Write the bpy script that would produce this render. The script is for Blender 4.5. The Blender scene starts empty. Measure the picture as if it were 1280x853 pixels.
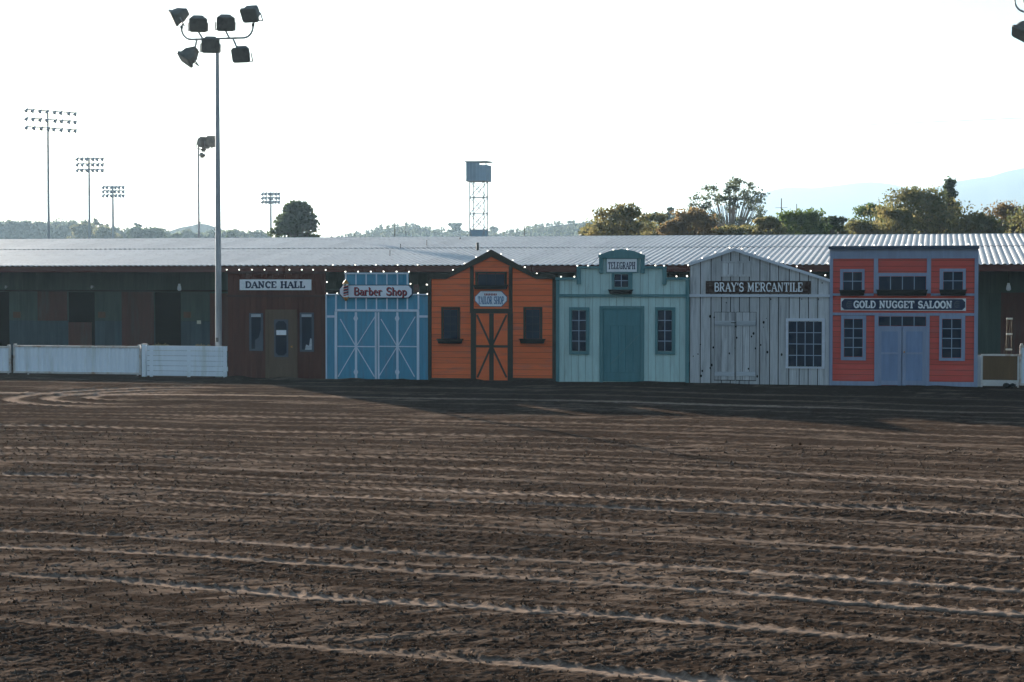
import bpy, bmesh, math, random
import numpy as np
from mathutils import Vector, Matrix, Euler
random.seed(7)
RNG = np.random.RandomState(11)
S = bpy.context.scene
COL = S.collection
rad = math.radians

# ------------------------------------------------------------------ camera
CAM_H, YAW, PITCH, FPX = 3.1, rad(13.0), math.atan(76.5/2300), 2300.0
cd = bpy.data.cameras.new("camera"); cam = bpy.data.objects.new("camera", cd); COL.objects.link(cam)
cam.location = (0, 0, CAM_H); cam.rotation_euler = (math.pi/2-PITCH, 0, YAW)
cd.sensor_width = 36; cd.lens = 36*FPX/1280; cd.clip_start = 0.1; cd.clip_end = 30000
S.camera = cam
# ------------------------------------------------------------------ sky, sun, exposure
SUN_AZ, SUN_EL = rad(37.6), rad(10.6)          # azimuth measured from +Y towards -X
w = bpy.data.worlds.new("World"); S.world = w; w.use_nodes = True
nt = w.node_tree; sky = nt.nodes.new('ShaderNodeTexSky'); sky.sky_type = 'NISHITA'; sky.sun_disc = False
sky.sun_elevation = SUN_EL; sky.sun_rotation = -SUN_AZ
sky.air_density = 1.0; sky.dust_density = .35; sky.ozone_density = 1.6
nt.links.new(sky.outputs[0], nt.nodes['Background'].inputs[0]); nt.nodes['Background'].inputs[1].default_value = 0.043
sd = bpy.data.lights.new("sun", 'SUN'); sd.energy = 5.0; sd.angle = rad(0.5); sd.color = (1.0, 0.92, 0.81)
sun = bpy.data.objects.new("sun", sd); COL.objects.link(sun)
svec = Vector((-math.sin(SUN_AZ)*math.cos(SUN_EL), math.cos(SUN_AZ)*math.cos(SUN_EL), math.sin(SUN_EL)))
sun.rotation_euler = svec.to_track_quat('Z', 'Y').to_euler()
S.view_settings.view_transform = 'Standard'; S.view_settings.look = 'None'; S.view_settings.gamma = 1
S.view_settings.exposure = 2.12
S.cycles.max_bounces = 6; S.cycles.diffuse_bounces = 2; S.cycles.glossy_bounces = 2; S.cycles.transmission_bounces = 2
S.cycles.volume_bounces = 1; S.cycles.use_denoising = True

# ------------------------------------------------------------------ measuring: picture point -> world point on the plane y = Y
_cr = Euler((math.pi/2-PITCH, 0, YAW)).to_matrix()
def P(px, py, Y):
    d = _cr @ Vector(((px-640)/FPX, -(py-426.5)/FPX, -1.0))
    t = Y/d.y
    return Vector((d.x*t, Y, CAM_H + d.z*t))
def PD(px, py, D):                              # at horizontal distance D along the view
    d = _cr @ Vector(((px-640)/FPX, -(py-426.5)/FPX, -1.0))
    t = D/math.hypot(d.x, d.y)
    return Vector((d.x*t, d.y*t, CAM_H + d.z*t))

# ------------------------------------------------------------------ materials
def lin(c): return tuple(((v/255)/12.92 if v/255 <= .04045 else ((v/255+.055)/1.055)**2.4) for v in c)
def M(name, rgb, rough=.8, var=.18, scale=6, stretch=(1,1,1), bump=.0, metal=0, spec=.3, tone=.0, emit=0, dirt=0, rgb2=None):
    m = bpy.data.materials.new(name); m.use_nodes = True
    t = m.node_tree; L = t.links.new; b = t.nodes['Principled BSDF']
    b.inputs['Roughness'].default_value = rough; b.inputs['Metallic'].default_value = metal
    b.inputs['Specular IOR Level'].default_value = spec
    tc = t.nodes.new('ShaderNodeTexCoord'); mp = t.nodes.new('ShaderNodeMapping'); mp.inputs['Scale'].default_value = stretch
    L(tc.outputs['Object'], mp.inputs[0])
    n = t.nodes.new('ShaderNodeTexNoise'); n.inputs['Scale'].default_value = scale; n.inputs['Detail'].default_value = 5
    n.inputs['Roughness'].default_value = .65
    L(mp.outputs[0], n.inputs['Vector'])
    oi = t.nodes.new('ShaderNodeObjectInfo')
    # value factor = 1 + var*(noise-.5)*2 + tone*(random-.5)*2
    a = t.nodes.new('ShaderNodeMath'); a.operation = 'MULTIPLY_ADD'; a.inputs[1].default_value = 2.6*var; a.inputs[2].default_value = 1-1.3*var
    L(n.outputs[0], a.inputs[0])
    r = t.nodes.new('ShaderNodeMath'); r.operation = 'MULTIPLY_ADD'; r.inputs[1].default_value = 2*tone; r.inputs[2].default_value = 1-tone
    L(oi.outputs['Random'], r.inputs[0])
    mu = t.nodes.new('ShaderNodeMath'); mu.operation = 'MULTIPLY'; L(a.outputs[0], mu.inputs[0]); L(r.outputs[0], mu.inputs[1])
    base = t.nodes.new('ShaderNodeMix'); base.data_type = 'RGBA'
    base.inputs[6].default_value = (*rgb, 1); base.inputs[7].default_value = (*(rgb2 or rgb), 1)
    if rgb2:
        n2 = t.nodes.new('ShaderNodeTexNoise'); n2.inputs['Scale'].default_value = scale*.45; n2.inputs['Detail'].default_value = 6
        n2.inputs['Roughness'].default_value = .7
        L(mp.outputs[0], n2.inputs['Vector'])
        cr = t.nodes.new('ShaderNodeValToRGB'); cr.color_ramp.elements[0].position = .52; cr.color_ramp.elements[1].position = .66
        L(n2.outputs[0], cr.inputs[0]); L(cr.outputs[0], base.inputs[0])
    else: base.inputs[0].default_value = 0
    vm = t.nodes.new('ShaderNodeVectorMath'); vm.operation = 'SCALE'; L(base.outputs[2], vm.inputs[0]); L(mu.outputs[0], vm.inputs['Scale'])
    L(vm.outputs[0], b.inputs['Base Color'])
    if bump:
        bp = t.nodes.new('ShaderNodeBump'); bp.inputs['Strength'].default_value = bump; bp.inputs['Distance'].default_value = .02
        L(n.outputs[0], bp.inputs['Height']); L(bp.outputs[0], b.inputs['Normal'])
    if emit:
        b.inputs['Emission Color'].default_value = (*rgb, 1); b.inputs['Emission Strength'].default_value = emit
    return m
VS, HS = (3, 3, .35), (.35, 3, 3)
MT = dict(
 maroon=M('maroon_wood', (.098,.029,.019), .8, .35, 3, VS, .2, tone=.16),
 maroon_trim=M('maroon_trim', (.075,.030,.024), .8, .3, 3, HS, .2),
 fascia=M('red_fascia', (.115,.036,.028), .8, .35, 2, HS, .2, rgb2=(.16,.07,.05)),
 door_brown=M('door_brown', (.13,.080,.050), .7, .3, 3, VS, .2),
 bluegrey=M('bluegrey_frame', (.085,.10,.13), .7, .2, 4),
 barber=M('blue_wood', (.080,.30,.44), .8, .22, 4, VS, .3, tone=.10, rgb2=(.10,.25,.36)),
 batten=M('pale_batten', (.62,.70,.80), .8, .2, 4, VS, .1),
 orange=M('orange_siding', (.84,.165,.050), .8, .16, 4, HS, .2, tone=.07, rgb2=(.60,.15,.075)),
 olive=M('dark_olive_trim', (.042,.036,.026), .8, .25, 4, HS, .1),
 teal=M('pale_teal_boards', (.47,.64,.62), .8, .18, 4, VS, .2, tone=.07, rgb2=(.40,.53,.51)),
 teal_dark=M('dark_teal_trim', (.095,.225,.24), .8, .2, 4, VS, .1),
 teal_door=M('teal_door', (.070,.21,.235), .75, .25, 3, VS, .15, tone=.05),
 grey=M('weathered_grey_plank', (.52,.52,.53), .9, .34, 5, (4,4,.25), .4, tone=.17, rgb2=(.31,.31,.32)),
 grey_trim=M('weathered_grey_trim', (.62,.64,.70), .9, .2, 4, HS, .2, tone=.08),
 grey_rail=M('weathered_grey_rail', (.46,.48,.51), .9, .35, 5, (.25,4,4), .3, tone=.1, rgb2=(.32,.34,.36)),
 lamp_body=M('lamp_housing', (.17,.165,.145), .6, .35, 5, metal=.1, rgb2=(.10,.10,.09)),
 red=M('red_siding', (.66,.100,.075), .8, .16, 4, HS, .2, tone=.07, rgb2=(.56,.11,.09)),
 slate=M('slate_blue_trim', (.29,.335,.46), .75, .2, 4, VS, .1, tone=.04),
 slate_door=M('slate_blue_door', (.215,.285,.44), .75, .22, 4, VS, .1, tone=.04),
 slate_dark=M('dark_slate_cap', (.05,.07,.11), .75, .2, 4),
 black=M('black_box', (.012,.013,.013), .8, .3, 8),
 glass=M('dark_pane', (.014,.024,.045), .45, .3, 2, tone=.25, spec=.12),
 munt=M('pale_muntin', (.34,.42,.52), .8, .1, 4),
 muntdark=M('dark_muntin', (.035,.045,.055), .8, .1, 4),
 white=M('white_board', (.88,.89,.92), .7, .08, 5, rgb2=(.70,.72,.75)),
 lightblue=M('pale_blue_board', (.82,.85,.92), .7, .10, 5),
 navy=M('navy_paint', (.018,.030,.075), .7, .2, 5),
 redpaint=M('red_paint', (.34,.030,.035), .7, .2, 5),
 bluepaint=M('blue_paint', (.06,.16,.32), .7, .2, 5),
 brownboard=M('brown_board', (.050,.026,.020), .8, .4, 4, HS, .2),
 gold=M('gold_paint', (.50,.22,.05), .5, .2, 5),
 bulb=M('bulb_glow', (1,.93,.80), .3, 0, emit=.9),
 cable=M('black_cable', (.02,.02,.02), .7, .1),
 galv=M('galvanised_sheet', (.66,.625,.59), .55, .18, 1.3, (1,1,1), 0, metal=.10, spec=.5, tone=.08, rgb2=(.50,.45,.41)),
 steel=M('grey_steel', (.36,.37,.39), .5, .2, 3, metal=.5),
 steel_dark=M('dark_steel', (.085,.09,.085), .55, .3, 3, metal=.3),
 lamp_glass=M('lamp_glass', (.24,.24,.21), .25, .1, 3, spec=.5),
 barn_green=M('barn_green', (.075,.105,.09), .85, .35, 2, VS, .2, tone=.09),
 barn_blue=M('barn_blue', (.068,.10,.115), .85, .4, 2, VS, .2, tone=.14),
 barn_red=M('barn_red', (.125,.050,.040), .85, .35, 2, VS, .2, rgb2=(.11,.085,.07)),
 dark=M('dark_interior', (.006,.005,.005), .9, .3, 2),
 rafter=M('dark_rafter', (.035,.028,.024), .9, .3, 2),
 whitewash=M('white_painted_metal', (.84,.88,.94), .6, .08, 2, VS, 0, tone=.04, rgb2=(.70,.73,.73)),
 rust=M('rusty_white_frame', (.62,.58,.55), .6, .2, 6, (1,1,1), 0, rgb2=(.40,.26,.18)),
 ply=M('brown_plywood', (.15,.085,.040), .8, .35, 2, VS, .1),
 hay=M('hay', (.30,.23,.12), .9, .4, 8),
 paper=M('pale_paper', (.65,.64,.52), .8, .1, 4),
 alu=M('aluminium', (.62,.56,.48), .35, .1, 4, metal=.4),
 ladder_wood=M('ladder_wood', (.16,.11,.07), .7, .2, 4),
 bark=M('bark', (.09,.07,.055), .9, .3, 4),
 bark_pale=M('pale_bark', (.26,.23,.20), .9, .3, 4),
 tower=M('tower_cabin', (.26,.38,.48), .7, .15, 1, tone=.1),
 wood_pole=M('wood_pole', (.08,.06,.05), .9, .2, 2),
)

# ------------------------------------------------------------------ mesh collecting
class MB:
    def __init__(s): s.v = []; s.f = []
    def box(s, x0, x1, y0, y1, z0, z1):
        n = len(s.v)
        s.v += [(x0,y0,z0),(x1,y0,z0),(x1,y1,z0),(x0,y1,z0),(x0,y0,z1),(x1,y0,z1),(x1,y1,z1),(x0,y1,z1)]
        s.f += [(n,n+3,n+2,n+1),(n+4,n+5,n+6,n+7),(n,n+1,n+5,n+4),(n+1,n+2,n+6,n+5),(n+2,n+3,n+7,n+6),(n+3,n,n+4,n+7)]
        return s
    def hexa(s, pts):                           # 8 points in box order
        n = len(s.v); s.v += [tuple(p) for p in pts]
        s.f += [(n,n+3,n+2,n+1),(n+4,n+5,n+6,n+7),(n,n+1,n+5,n+4),(n+1,n+2,n+6,n+5),(n+2,n+3,n+7,n+6),(n+3,n,n+4,n+7)]
        return s
    def prism(s, poly, y0, y1):                 # poly in (x,z), counter-clockwise seen from -y
        k = len(poly); n = len(s.v)
        s.v += [(p[0], y0, p[1]) for p in poly] + [(p[0], y1, p[1]) for p in poly]
        s.f += [tuple(range(n, n+k)), tuple(range(n+2*k-1, n+k-1, -1))]
        for i in range(k):
            j = (i+1) % k
            s.f.append((n+i, n+k+i, n+k+j, n+j))
        return s
    def tube(s, a, b, r, r2=None, n=6, cap=True):
        a, b = Vector(a), Vector(b); r2 = r if r2 is None else r2
        d = (b-a).normalized(); u = d.orthogonal().normalized(); w_ = d.cross(u); k = len(s.v)
        for p, q in ((a, r), (b, r2)):
            for i in range(n):
                t = 2*math.pi*i/n; s.v.append(tuple(p + (u*math.cos(t)+w_*math.sin(t))*q))
        for i in range(n):
            j = (i+1) % n; s.f.append((k+i, k+j, k+n+j, k+n+i))
        if cap: s.f += [tuple(range(k+n-1, k-1, -1)), tuple(range(k+n, k+2*n))]
        return s
    def path(s, pts, r, n=6):
        for a, b in zip(pts, pts[1:]): s.tube(a, b, r, n=n)
        return s
    def bar(s, a, b, wdt, y0, y1):              # flat bar between two (x,z) points in the facade plane
        a, b = Vector(a), Vector(b); d = (b-a).normalized(); p = Vector((-d.y, d.x))*wdt/2
        return s.prism([tuple(a-p), tuple(b-p), tuple(b+p), tuple(a+p)], y0, y1)
    def build(s, name, mat, parent=None, org=None, smooth=False):
        me = bpy.data.meshes.new(name)
        o0 = Vector(org) if org is not None else (ORG.get(parent.name, Vector()) if parent else Vector())
        me.from_pydata([(x-o0.x, y-o0.y, z-o0.z) for x, y, z in s.v], [], s.f); me.materials.append(MT[mat] if isinstance(mat, str) else mat)
        if smooth: me.polygons.foreach_set('use_smooth', [True]*len(me.polygons))
        o = bpy.data.objects.new(name, me); COL.objects.link(o)
        if parent: o.parent = parent; ORG[o.name] = o0
        elif org is not None: o.location = o0
        return o
ORG = {}
def tag(o, label=None, cat=None, group=None, kind=None):
    if label: o['label'] = label
    if cat: o['category'] = cat
    if group: o['group'] = group
    if kind: o['kind'] = kind
    return o
def thing(name, label, cat, loc=(0,0,0), group=None, rz=0):
    o = bpy.data.objects.new(name, None); COL.objects.link(o); o.location = loc; o.rotation_euler.z = rz
    o.empty_display_size = .3
    ORG[o.name] = Vector(loc); return tag(o, label, cat, group)
def inst(me, name, parent, loc, rot=(0,0,0), scale=None):
    o = bpy.data.objects.new(name, me); COL.objects.link(o); o.parent = parent; o.location = loc; o.rotation_euler = rot
    if scale: o.scale = scale
    return o
def copy_tree(o, parent=None):
    c = o.copy(); COL.objects.link(c); c.parent = parent
    for ch in list(o.children): copy_tree(ch, c)
    return c

# ------------------------------------------------------------------ noise for the ground
def hsh(i, j, s):
    n = (i*374761393 + j*668265263 + s*974634777) & 0xffffffff
    n = ((n ^ (n >> 13))*1274126177) & 0xffffffff
    return ((n ^ (n >> 16)) & 0xffff)/65535.0
def vn(x, y, s=0):
    xi = np.floor(x).astype(np.int64); yi = np.floor(y).astype(np.int64); fx = x-xi; fy = y-yi
    fx = fx*fx*(3-2*fx); fy = fy*fy*(3-2*fy)
    a = hsh(xi, yi, s); b = hsh(xi+1, yi, s); c = hsh(xi, yi+1, s); d = hsh(xi+1, yi+1, s)
    return (a+(b-a)*fx)*(1-fy)+(c+(d-c)*fx)*fy
def grid_mesh(name, X, Y, Z, mat, attr=None, smooth=False):
    r, c = X.shape; me = bpy.data.meshes.new(name)
    co = np.stack([X, Y, Z], -1).reshape(-1, 3).astype(np.float32)
    i = np.arange((r-1)*(c-1)); rr, cc = i//(c-1), i % (c-1); a = rr*c+cc
    q = np.stack([a, a+1, a+c+1, a+c], -1).astype(np.int32)
    me.vertices.add(len(co)); me.vertices.foreach_set('co', co.ravel())
    me.loops.add(q.size); me.loops.foreach_set('vertex_index', q.ravel())
    me.polygons.add(len(q)); me.polygons.foreach_set('loop_start', np.arange(0, q.size, 4, dtype=np.int32))
    me.polygons.foreach_set('loop_total', np.full(len(q), 4, dtype=np.int32))
    if smooth: me.polygons.foreach_set('use_smooth', np.ones(len(q), dtype=bool))
    if attr is not None:
        at = me.attributes.new('dry_lit', 'FLOAT', 'POINT'); at.data.foreach_set('value', attr.ravel().astype(np.float32))
    me.update(); me.validate(); me.materials.append(mat)
    o = bpy.data.objects.new(name, me); COL.objects.link(o); return o

# ------------------------------------------------------------------ ground
def soil_material():
    m = bpy.data.materials.new('arena_soil'); m.use_nodes = True; t = m.node_tree; L = t.links.new; b = t.nodes['Principled BSDF']
    b.inputs['Roughness'].default_value = 1; b.inputs['Specular IOR Level'].default_value = .0
    at = t.nodes.new('ShaderNodeAttribute'); at.attribute_name = 'dry_lit'
    tc = t.nodes.new('ShaderNodeTexCoord')
    n = t.nodes.new('ShaderNodeTexNoise'); n.inputs['Scale'].default_value = 9; n.inputs['Detail'].default_value = 7; n.inputs['Roughness'].default_value = .75
    L(tc.outputs['Object'], n.inputs['Vector'])
    n2 = t.nodes.new('ShaderNodeTexNoise'); n2.inputs['Scale'].default_value = .35; n2.inputs['Detail'].default_value = 4
    L(tc.outputs['Object'], n2.inputs['Vector'])
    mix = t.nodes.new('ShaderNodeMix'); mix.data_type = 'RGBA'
    mix.inputs[6].default_value = (*SOIL, 1); mix.inputs[7].default_value = (*SOIL_DRY_LIT, 1)
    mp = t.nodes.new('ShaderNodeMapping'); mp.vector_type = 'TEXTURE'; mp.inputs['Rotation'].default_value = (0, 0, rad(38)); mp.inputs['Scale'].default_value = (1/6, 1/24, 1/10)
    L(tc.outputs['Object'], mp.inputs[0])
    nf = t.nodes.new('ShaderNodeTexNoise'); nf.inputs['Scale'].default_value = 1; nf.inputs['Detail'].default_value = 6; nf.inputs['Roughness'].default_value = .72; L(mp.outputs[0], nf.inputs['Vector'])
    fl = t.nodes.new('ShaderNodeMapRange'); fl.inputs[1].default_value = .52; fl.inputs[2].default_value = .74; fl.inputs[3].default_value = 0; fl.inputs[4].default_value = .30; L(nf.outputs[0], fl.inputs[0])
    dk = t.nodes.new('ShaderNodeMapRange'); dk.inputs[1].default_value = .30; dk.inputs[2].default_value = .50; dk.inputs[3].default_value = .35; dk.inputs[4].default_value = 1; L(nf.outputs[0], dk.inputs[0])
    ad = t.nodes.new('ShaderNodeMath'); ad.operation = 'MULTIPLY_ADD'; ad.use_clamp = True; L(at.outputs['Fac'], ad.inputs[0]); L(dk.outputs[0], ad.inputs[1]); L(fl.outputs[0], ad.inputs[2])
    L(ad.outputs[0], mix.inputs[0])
    v = t.nodes.new('ShaderNodeMath'); v.operation = 'MULTIPLY_ADD'; v.inputs[1].default_value = 1.1; v.inputs[2].default_value = .45; L(n.outputs[0], v.inputs[0])
    v2 = t.nodes.new('ShaderNodeMath'); v2.operation = 'MULTIPLY_ADD'; v2.inputs[1].default_value = .7; v2.inputs[2].default_value = .65; L(n2.outputs[0], v2.inputs[0])
    vv = t.nodes.new('ShaderNodeMath'); vv.operation = 'MULTIPLY'; L(v.outputs[0], vv.inputs[0]); L(v2.outputs[0], vv.inputs[1])
    sc = t.nodes.new('ShaderNodeVectorMath'); sc.operation = 'SCALE'; L(mix.outputs[2], sc.inputs[0]); L(vv.outputs[0], sc.inputs['Scale'])
    L(sc.outputs[0], b.inputs['Base Color'])
    n3 = t.nodes.new('ShaderNodeTexNoise'); n3.inputs['Scale'].default_value = 26; n3.inputs['Detail'].default_value = 5; n3.inputs['Roughness'].default_value = .7
    L(tc.outputs['Object'], n3.inputs['Vector'])
    bp = t.nodes.new('ShaderNodeBump'); bp.inputs['Strength'].default_value = .9; bp.inputs['Distance'].default_value = .016
    L(n3.outputs[0], bp.inputs['Height']); L(bp.outputs[0], b.inputs['Normal'])
    return m
SOIL, SOIL_DRY_LIT = (.041, .0285, .0212), (.36, .262, .198)  # pale tone: dry packed soil with low-sun brightness painted in
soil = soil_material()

def V_of(X, Y):
    Xc = np.maximum(X, -15.8); return Y + .19*Xc + .006*Xc*Xc
def ground_point(px, py):
    d = 3.1*FPX/(py-350.0); l = (px-640)/FPX*d
    return (-math.sin(YAW)*d+math.cos(YAW)*l, math.cos(YAW)*d+math.sin(YAW)*l)
# tyre tracks: picture row on the centre line, strength, lug spacing, width
TRACKS = [(835,.9,.17,.15),(767,1.0,.17,.15),(752,.25,.2,.1),(727,.85,.17,.13),(715,.55,.17,.10),(700,.8,.18,.12),(681,.22,.2,.10),(665,.6,.2,.13),
          (650,.55,.2,.18),(640,.4,.2,.10),(632,.75,.2,.12),(621,.95,.2,.20),(611,.5,.2,.14),(602,.55,.22,.14),(591,.5,.22,.18),
          (580,.75,.25,.2),(571,.35,.25,.14),(563,.4,.25,.2),(549,.8,.3,.18),(540,.3,.3,.2),(530,.6,.3,.2),(518,.3,.3,.2),(509,.2,.3,.16),(503,.95,.0,.26),(495,.3,.0,.25),(488,.3,.3,.3),
          (797,.35,.17,.07),(739,.3,.17,.06),(690,.35,.17,.06),(673,.4,.17,.06),(657,.35,.17,.06),(645,.35,.17,.06),(626,.4,.17,.07),(615,.4,.17,.06),(596,.4,.17,.07),(585,.35,.17,.07),(575,.4,.17,.07),(556,.4,.2,.08),(535,.4,.2,.08),(524,.35,.2,.08)]
def build_arena():
    rows = [10.5]
    while rows[-1] < 60: rows.append(rows[-1] + (.0215*(rows[-1]/14)**1.3))
    Yr = np.array(rows); uc = np.linspace(-.66, .15, 1120)
    Y = np.repeat(Yr[:, None], len(uc), 1); X = uc[None, :]*Y
    lod = np.clip(Y/14, 1, 5)
    wob = (vn(X*.35, Y*.12, 5)-.5)*.35 + (vn(X*1.7, Y*.3, 6)-.5)*.07
    V = V_of(X, Y) + wob
    Z = np.zeros_like(X); dry_lit = np.zeros_like(X)
    # broad unevenness and cultivated clods, streaked by the harrow
    Z += .05*(vn(X*.22, Y*.22, 1)-.5) + .016*(vn(X*.8, V*1.1, 2)-.5)
    ca, sa = math.cos(rad(38)), math.sin(rad(38))
    A = ca*X+sa*Y; B = -sa*X+ca*Y
    amp = .55+.9*vn(X*.28, V*.9, 9)
    c1 = 1-vn(A*3.2, B*8.5, 21); c2 = 1-vn(A*7, B*18, 22); c3 = vn(A*15, B*36, 23)
    fine = np.clip(1.4-(lod-1)*.45, 0, 1)
    clod = (1-c1)*.014 + (1-c2)*.018*np.clip(1.6-(lod-1)*.3, 0, 1) + c3*.026*fine + vn(X*22, Y*22, 24)*.030*fine + vn(X*11, Y*11, 25)*.014
    Z += amp*clod*.42
    # long drag lines parallel to the tracks
    Z += .006*(vn(X*.5, V*3.3, 31)-.5) + .008*(vn(X*1.1, V*8, 32)-.5)
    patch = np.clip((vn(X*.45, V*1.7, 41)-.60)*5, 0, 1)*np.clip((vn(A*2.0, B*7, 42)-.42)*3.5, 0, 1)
    dry_lit += patch*.32
    dry_lit += np.clip((c1*-1+.22)*4, 0, 1)*.18  # clod crests lighter: dry soil and caught sunlight put into the colour
    for k, (py, st, lug, wd) in enumerate(TRACKS):
        gx, gy = ground_point(640, py); wd = wd*.60*(1+max(0, gy-18)*.010); v0 = V_of(np.array(gx), np.array(gy))
        dv = V - v0 + (vn(X*.12, X*0+k*3.7, 51)-.5)*.5*min(1, gy/30)
        on = st*np.clip(.30+1.35*(vn(X*.2, X*0+k*7.1, 52)-.12), .12, 1.05)
        near = np.abs(dv) < 4*wd
        wob2 = dv + (vn(X*5, X*0+k, 53)-.5)*.05 + (vn(A*9, B*4, 57)-.5)*wd*.9
        rut = np.exp(-(wob2/wd)**4)
        if lug:
            ph = (X + dv*.9)/lug; saw = ph-np.floor(ph); tooth = np.clip(1.25-np.abs(saw-.5)*5.0, 0, 1)
        else: tooth = np.zeros_like(X); saw = tooth
        far = np.exp(-((wob2-wd*1.25)/(wd*.42))**2); nearb = np.exp(-((wob2+wd*1.25)/(wd*.5))**2)
        flat = np.clip(rut*on*1.25, 0, 1)
        Z = Z*(1-.8*flat)+.020*flat
        back = np.exp(-((wob2-wd*1.45)/(wd*.38))**2); nearside = np.exp(-((wob2+wd*1.5)/(wd*.5))**2)
        tb = tooth*np.exp(-((dv-wd*1.15)/(wd*.75))**2)
        Z += on*(.024*back*(.7+.3*vn(X*7, V*6, 54))*(1-.5*tb) + .034*tb - .008*nearside)
        Z += on*.008*rut*(vn(X*14, V*22, 56)-.5)*2
        dot = (.30+.85*np.clip(np.abs(saw-.5)*4-.35, 0, 1)) if (lug and (k % 3 != 1) and gy > 22) else 1.0
        dry_lit = np.maximum(dry_lit*(1-.7*on*np.maximum(back, nearside)), np.clip(on*1.15, 0, 1)*np.clip(rut*1.3, 0, 1)*(.62+.38*vn(X*3.5, V*10, 55))*(1-.35*tb)*dot + on*tb*.42*(rut < .5))  # ribbons paler for packed dry soil and painted sunlight; slopes beside them darker
    # U-turn of a tractor at the left
    cx, cy = ground_point(185, 497)
    rr = np.sqrt(((X-cx)/.92)**2+((Y-cy)*.95)**2); left = np.clip((cx+1.0-X)/1.5, 0, 1)
    for R0 in (1.6, 2.7, 3.7):
        dv = rr-R0; r_ = np.exp(-(dv/.22)**4)*left
        th = np.arctan2(Y-cy, X-cx)*R0/.3; tooth = np.clip(1-np.abs(th-np.floor(th)-.5)*3, 0, 1)
        Z += -.01*r_ + .04*np.exp(-((dv-.32)/.12)**2)*left*(.5+.5*tooth)
        dry_lit = np.maximum(dry_lit, r_*.75)
    Z = Z + .02
    edge = np.clip((uc+.66)/.01, 0, 1)*np.clip((.15-uc)/.01, 0, 1)
    e2 = np.clip((Y-10.5)/.4, 0, 1)*np.clip((60-Y)/3.0, 0, 1)
    near_f = np.clip((F-.8-Y)/1.6, .12, 1)      # smoother, trampled strip along the fronts
    Z = (Z+.10)*edge[None, :]*e2*near_f + (-.10) + .10*(1-near_f)*edge[None, :]*e2*.6
    Z += np.clip(1-(F-.06-Y)/.55, 0, 1)*(Y < F+.4)*(vn(X*1.3, Y*0, 71)**2*.10+.01)*edge[None, :]*(X > -22)
    rs = np.random.RandomState(9); rmax = int(np.searchsorted(Yr, 34)); n = 26000
    ri = (rmax*rs.random_sample(n)**1.15).astype(int)+8; ci = rs.randint(140, X.shape[1]-100, n)
    P0 = np.stack([X[ri,ci], Y[ri,ci], Z[ri,ci]], -1); keep = dry_lit[ri,ci] < .5; P0 = P0[keep]; n = len(P0)
    sz = (.004+.013*rs.random_sample(n)**3)*np.sqrt(P0[:,1]/14)
    base = np.array([(1,0,0),(0,1,0),(-1,0,0),(0,-1,0),(0,0,1),(0,0,-1)], float)
    co = P0[:,None,:]+base[None]*sz[:,None,None]*(.6+.8*rs.random_sample((n,6,1)))+rs.normal(size=(n,6,3))*sz[:,None,None]*.18+np.array([0,0,.3])*sz[:,None,None]
    tri = np.array([(0,1,4),(1,2,4),(2,3,4),(3,0,4),(1,0,5),(2,1,5),(3,2,5),(0,3,5)]); f = (tri[None]+np.arange(n)[:,None,None]*6).reshape(-1).astype(np.int32)
    me = bpy.data.meshes.new('soil_crumbs'); me.vertices.add(n*6); me.vertices.foreach_set('co', co.astype(np.float32).ravel()); me.loops.add(len(f)); me.loops.foreach_set('vertex_index', f)
    me.polygons.add(len(f)//3); me.polygons.foreach_set('loop_start', np.arange(0, len(f), 3, dtype=np.int32)); me.polygons.foreach_set('loop_total', np.full(len(f)//3, 3, dtype=np.int32))
    at = me.attributes.new('dry_lit', 'FLOAT', 'POINT'); at.data.foreach_set('value', np.repeat(rs.random_sample(n)**2*.6, 6).astype(np.float32)); me.update(); me.materials.append(soil)
    tag(bpy.data.objects.new('soil_crumbs', me), 'loose crumbs of soil lying between the tyre tracks', 'soil', kind='stuff'); COL.objects.link(bpy.data.objects['soil_crumbs'])
    o = grid_mesh('arena_dirt', X, Y, Z, soil, np.clip(dry_lit, 0, 1)); tag(o, kind='structure')
F = 54.8                                         # plane of the false fronts
g = MB(); g.v = [(-7400,-7400,-.11),(7400,-7400,-.11),(7400,7400,-.11),(-7400,7400,-.11)]; g.f = [(0,1,2,3)]
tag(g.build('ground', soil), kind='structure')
build_arena()

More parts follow.
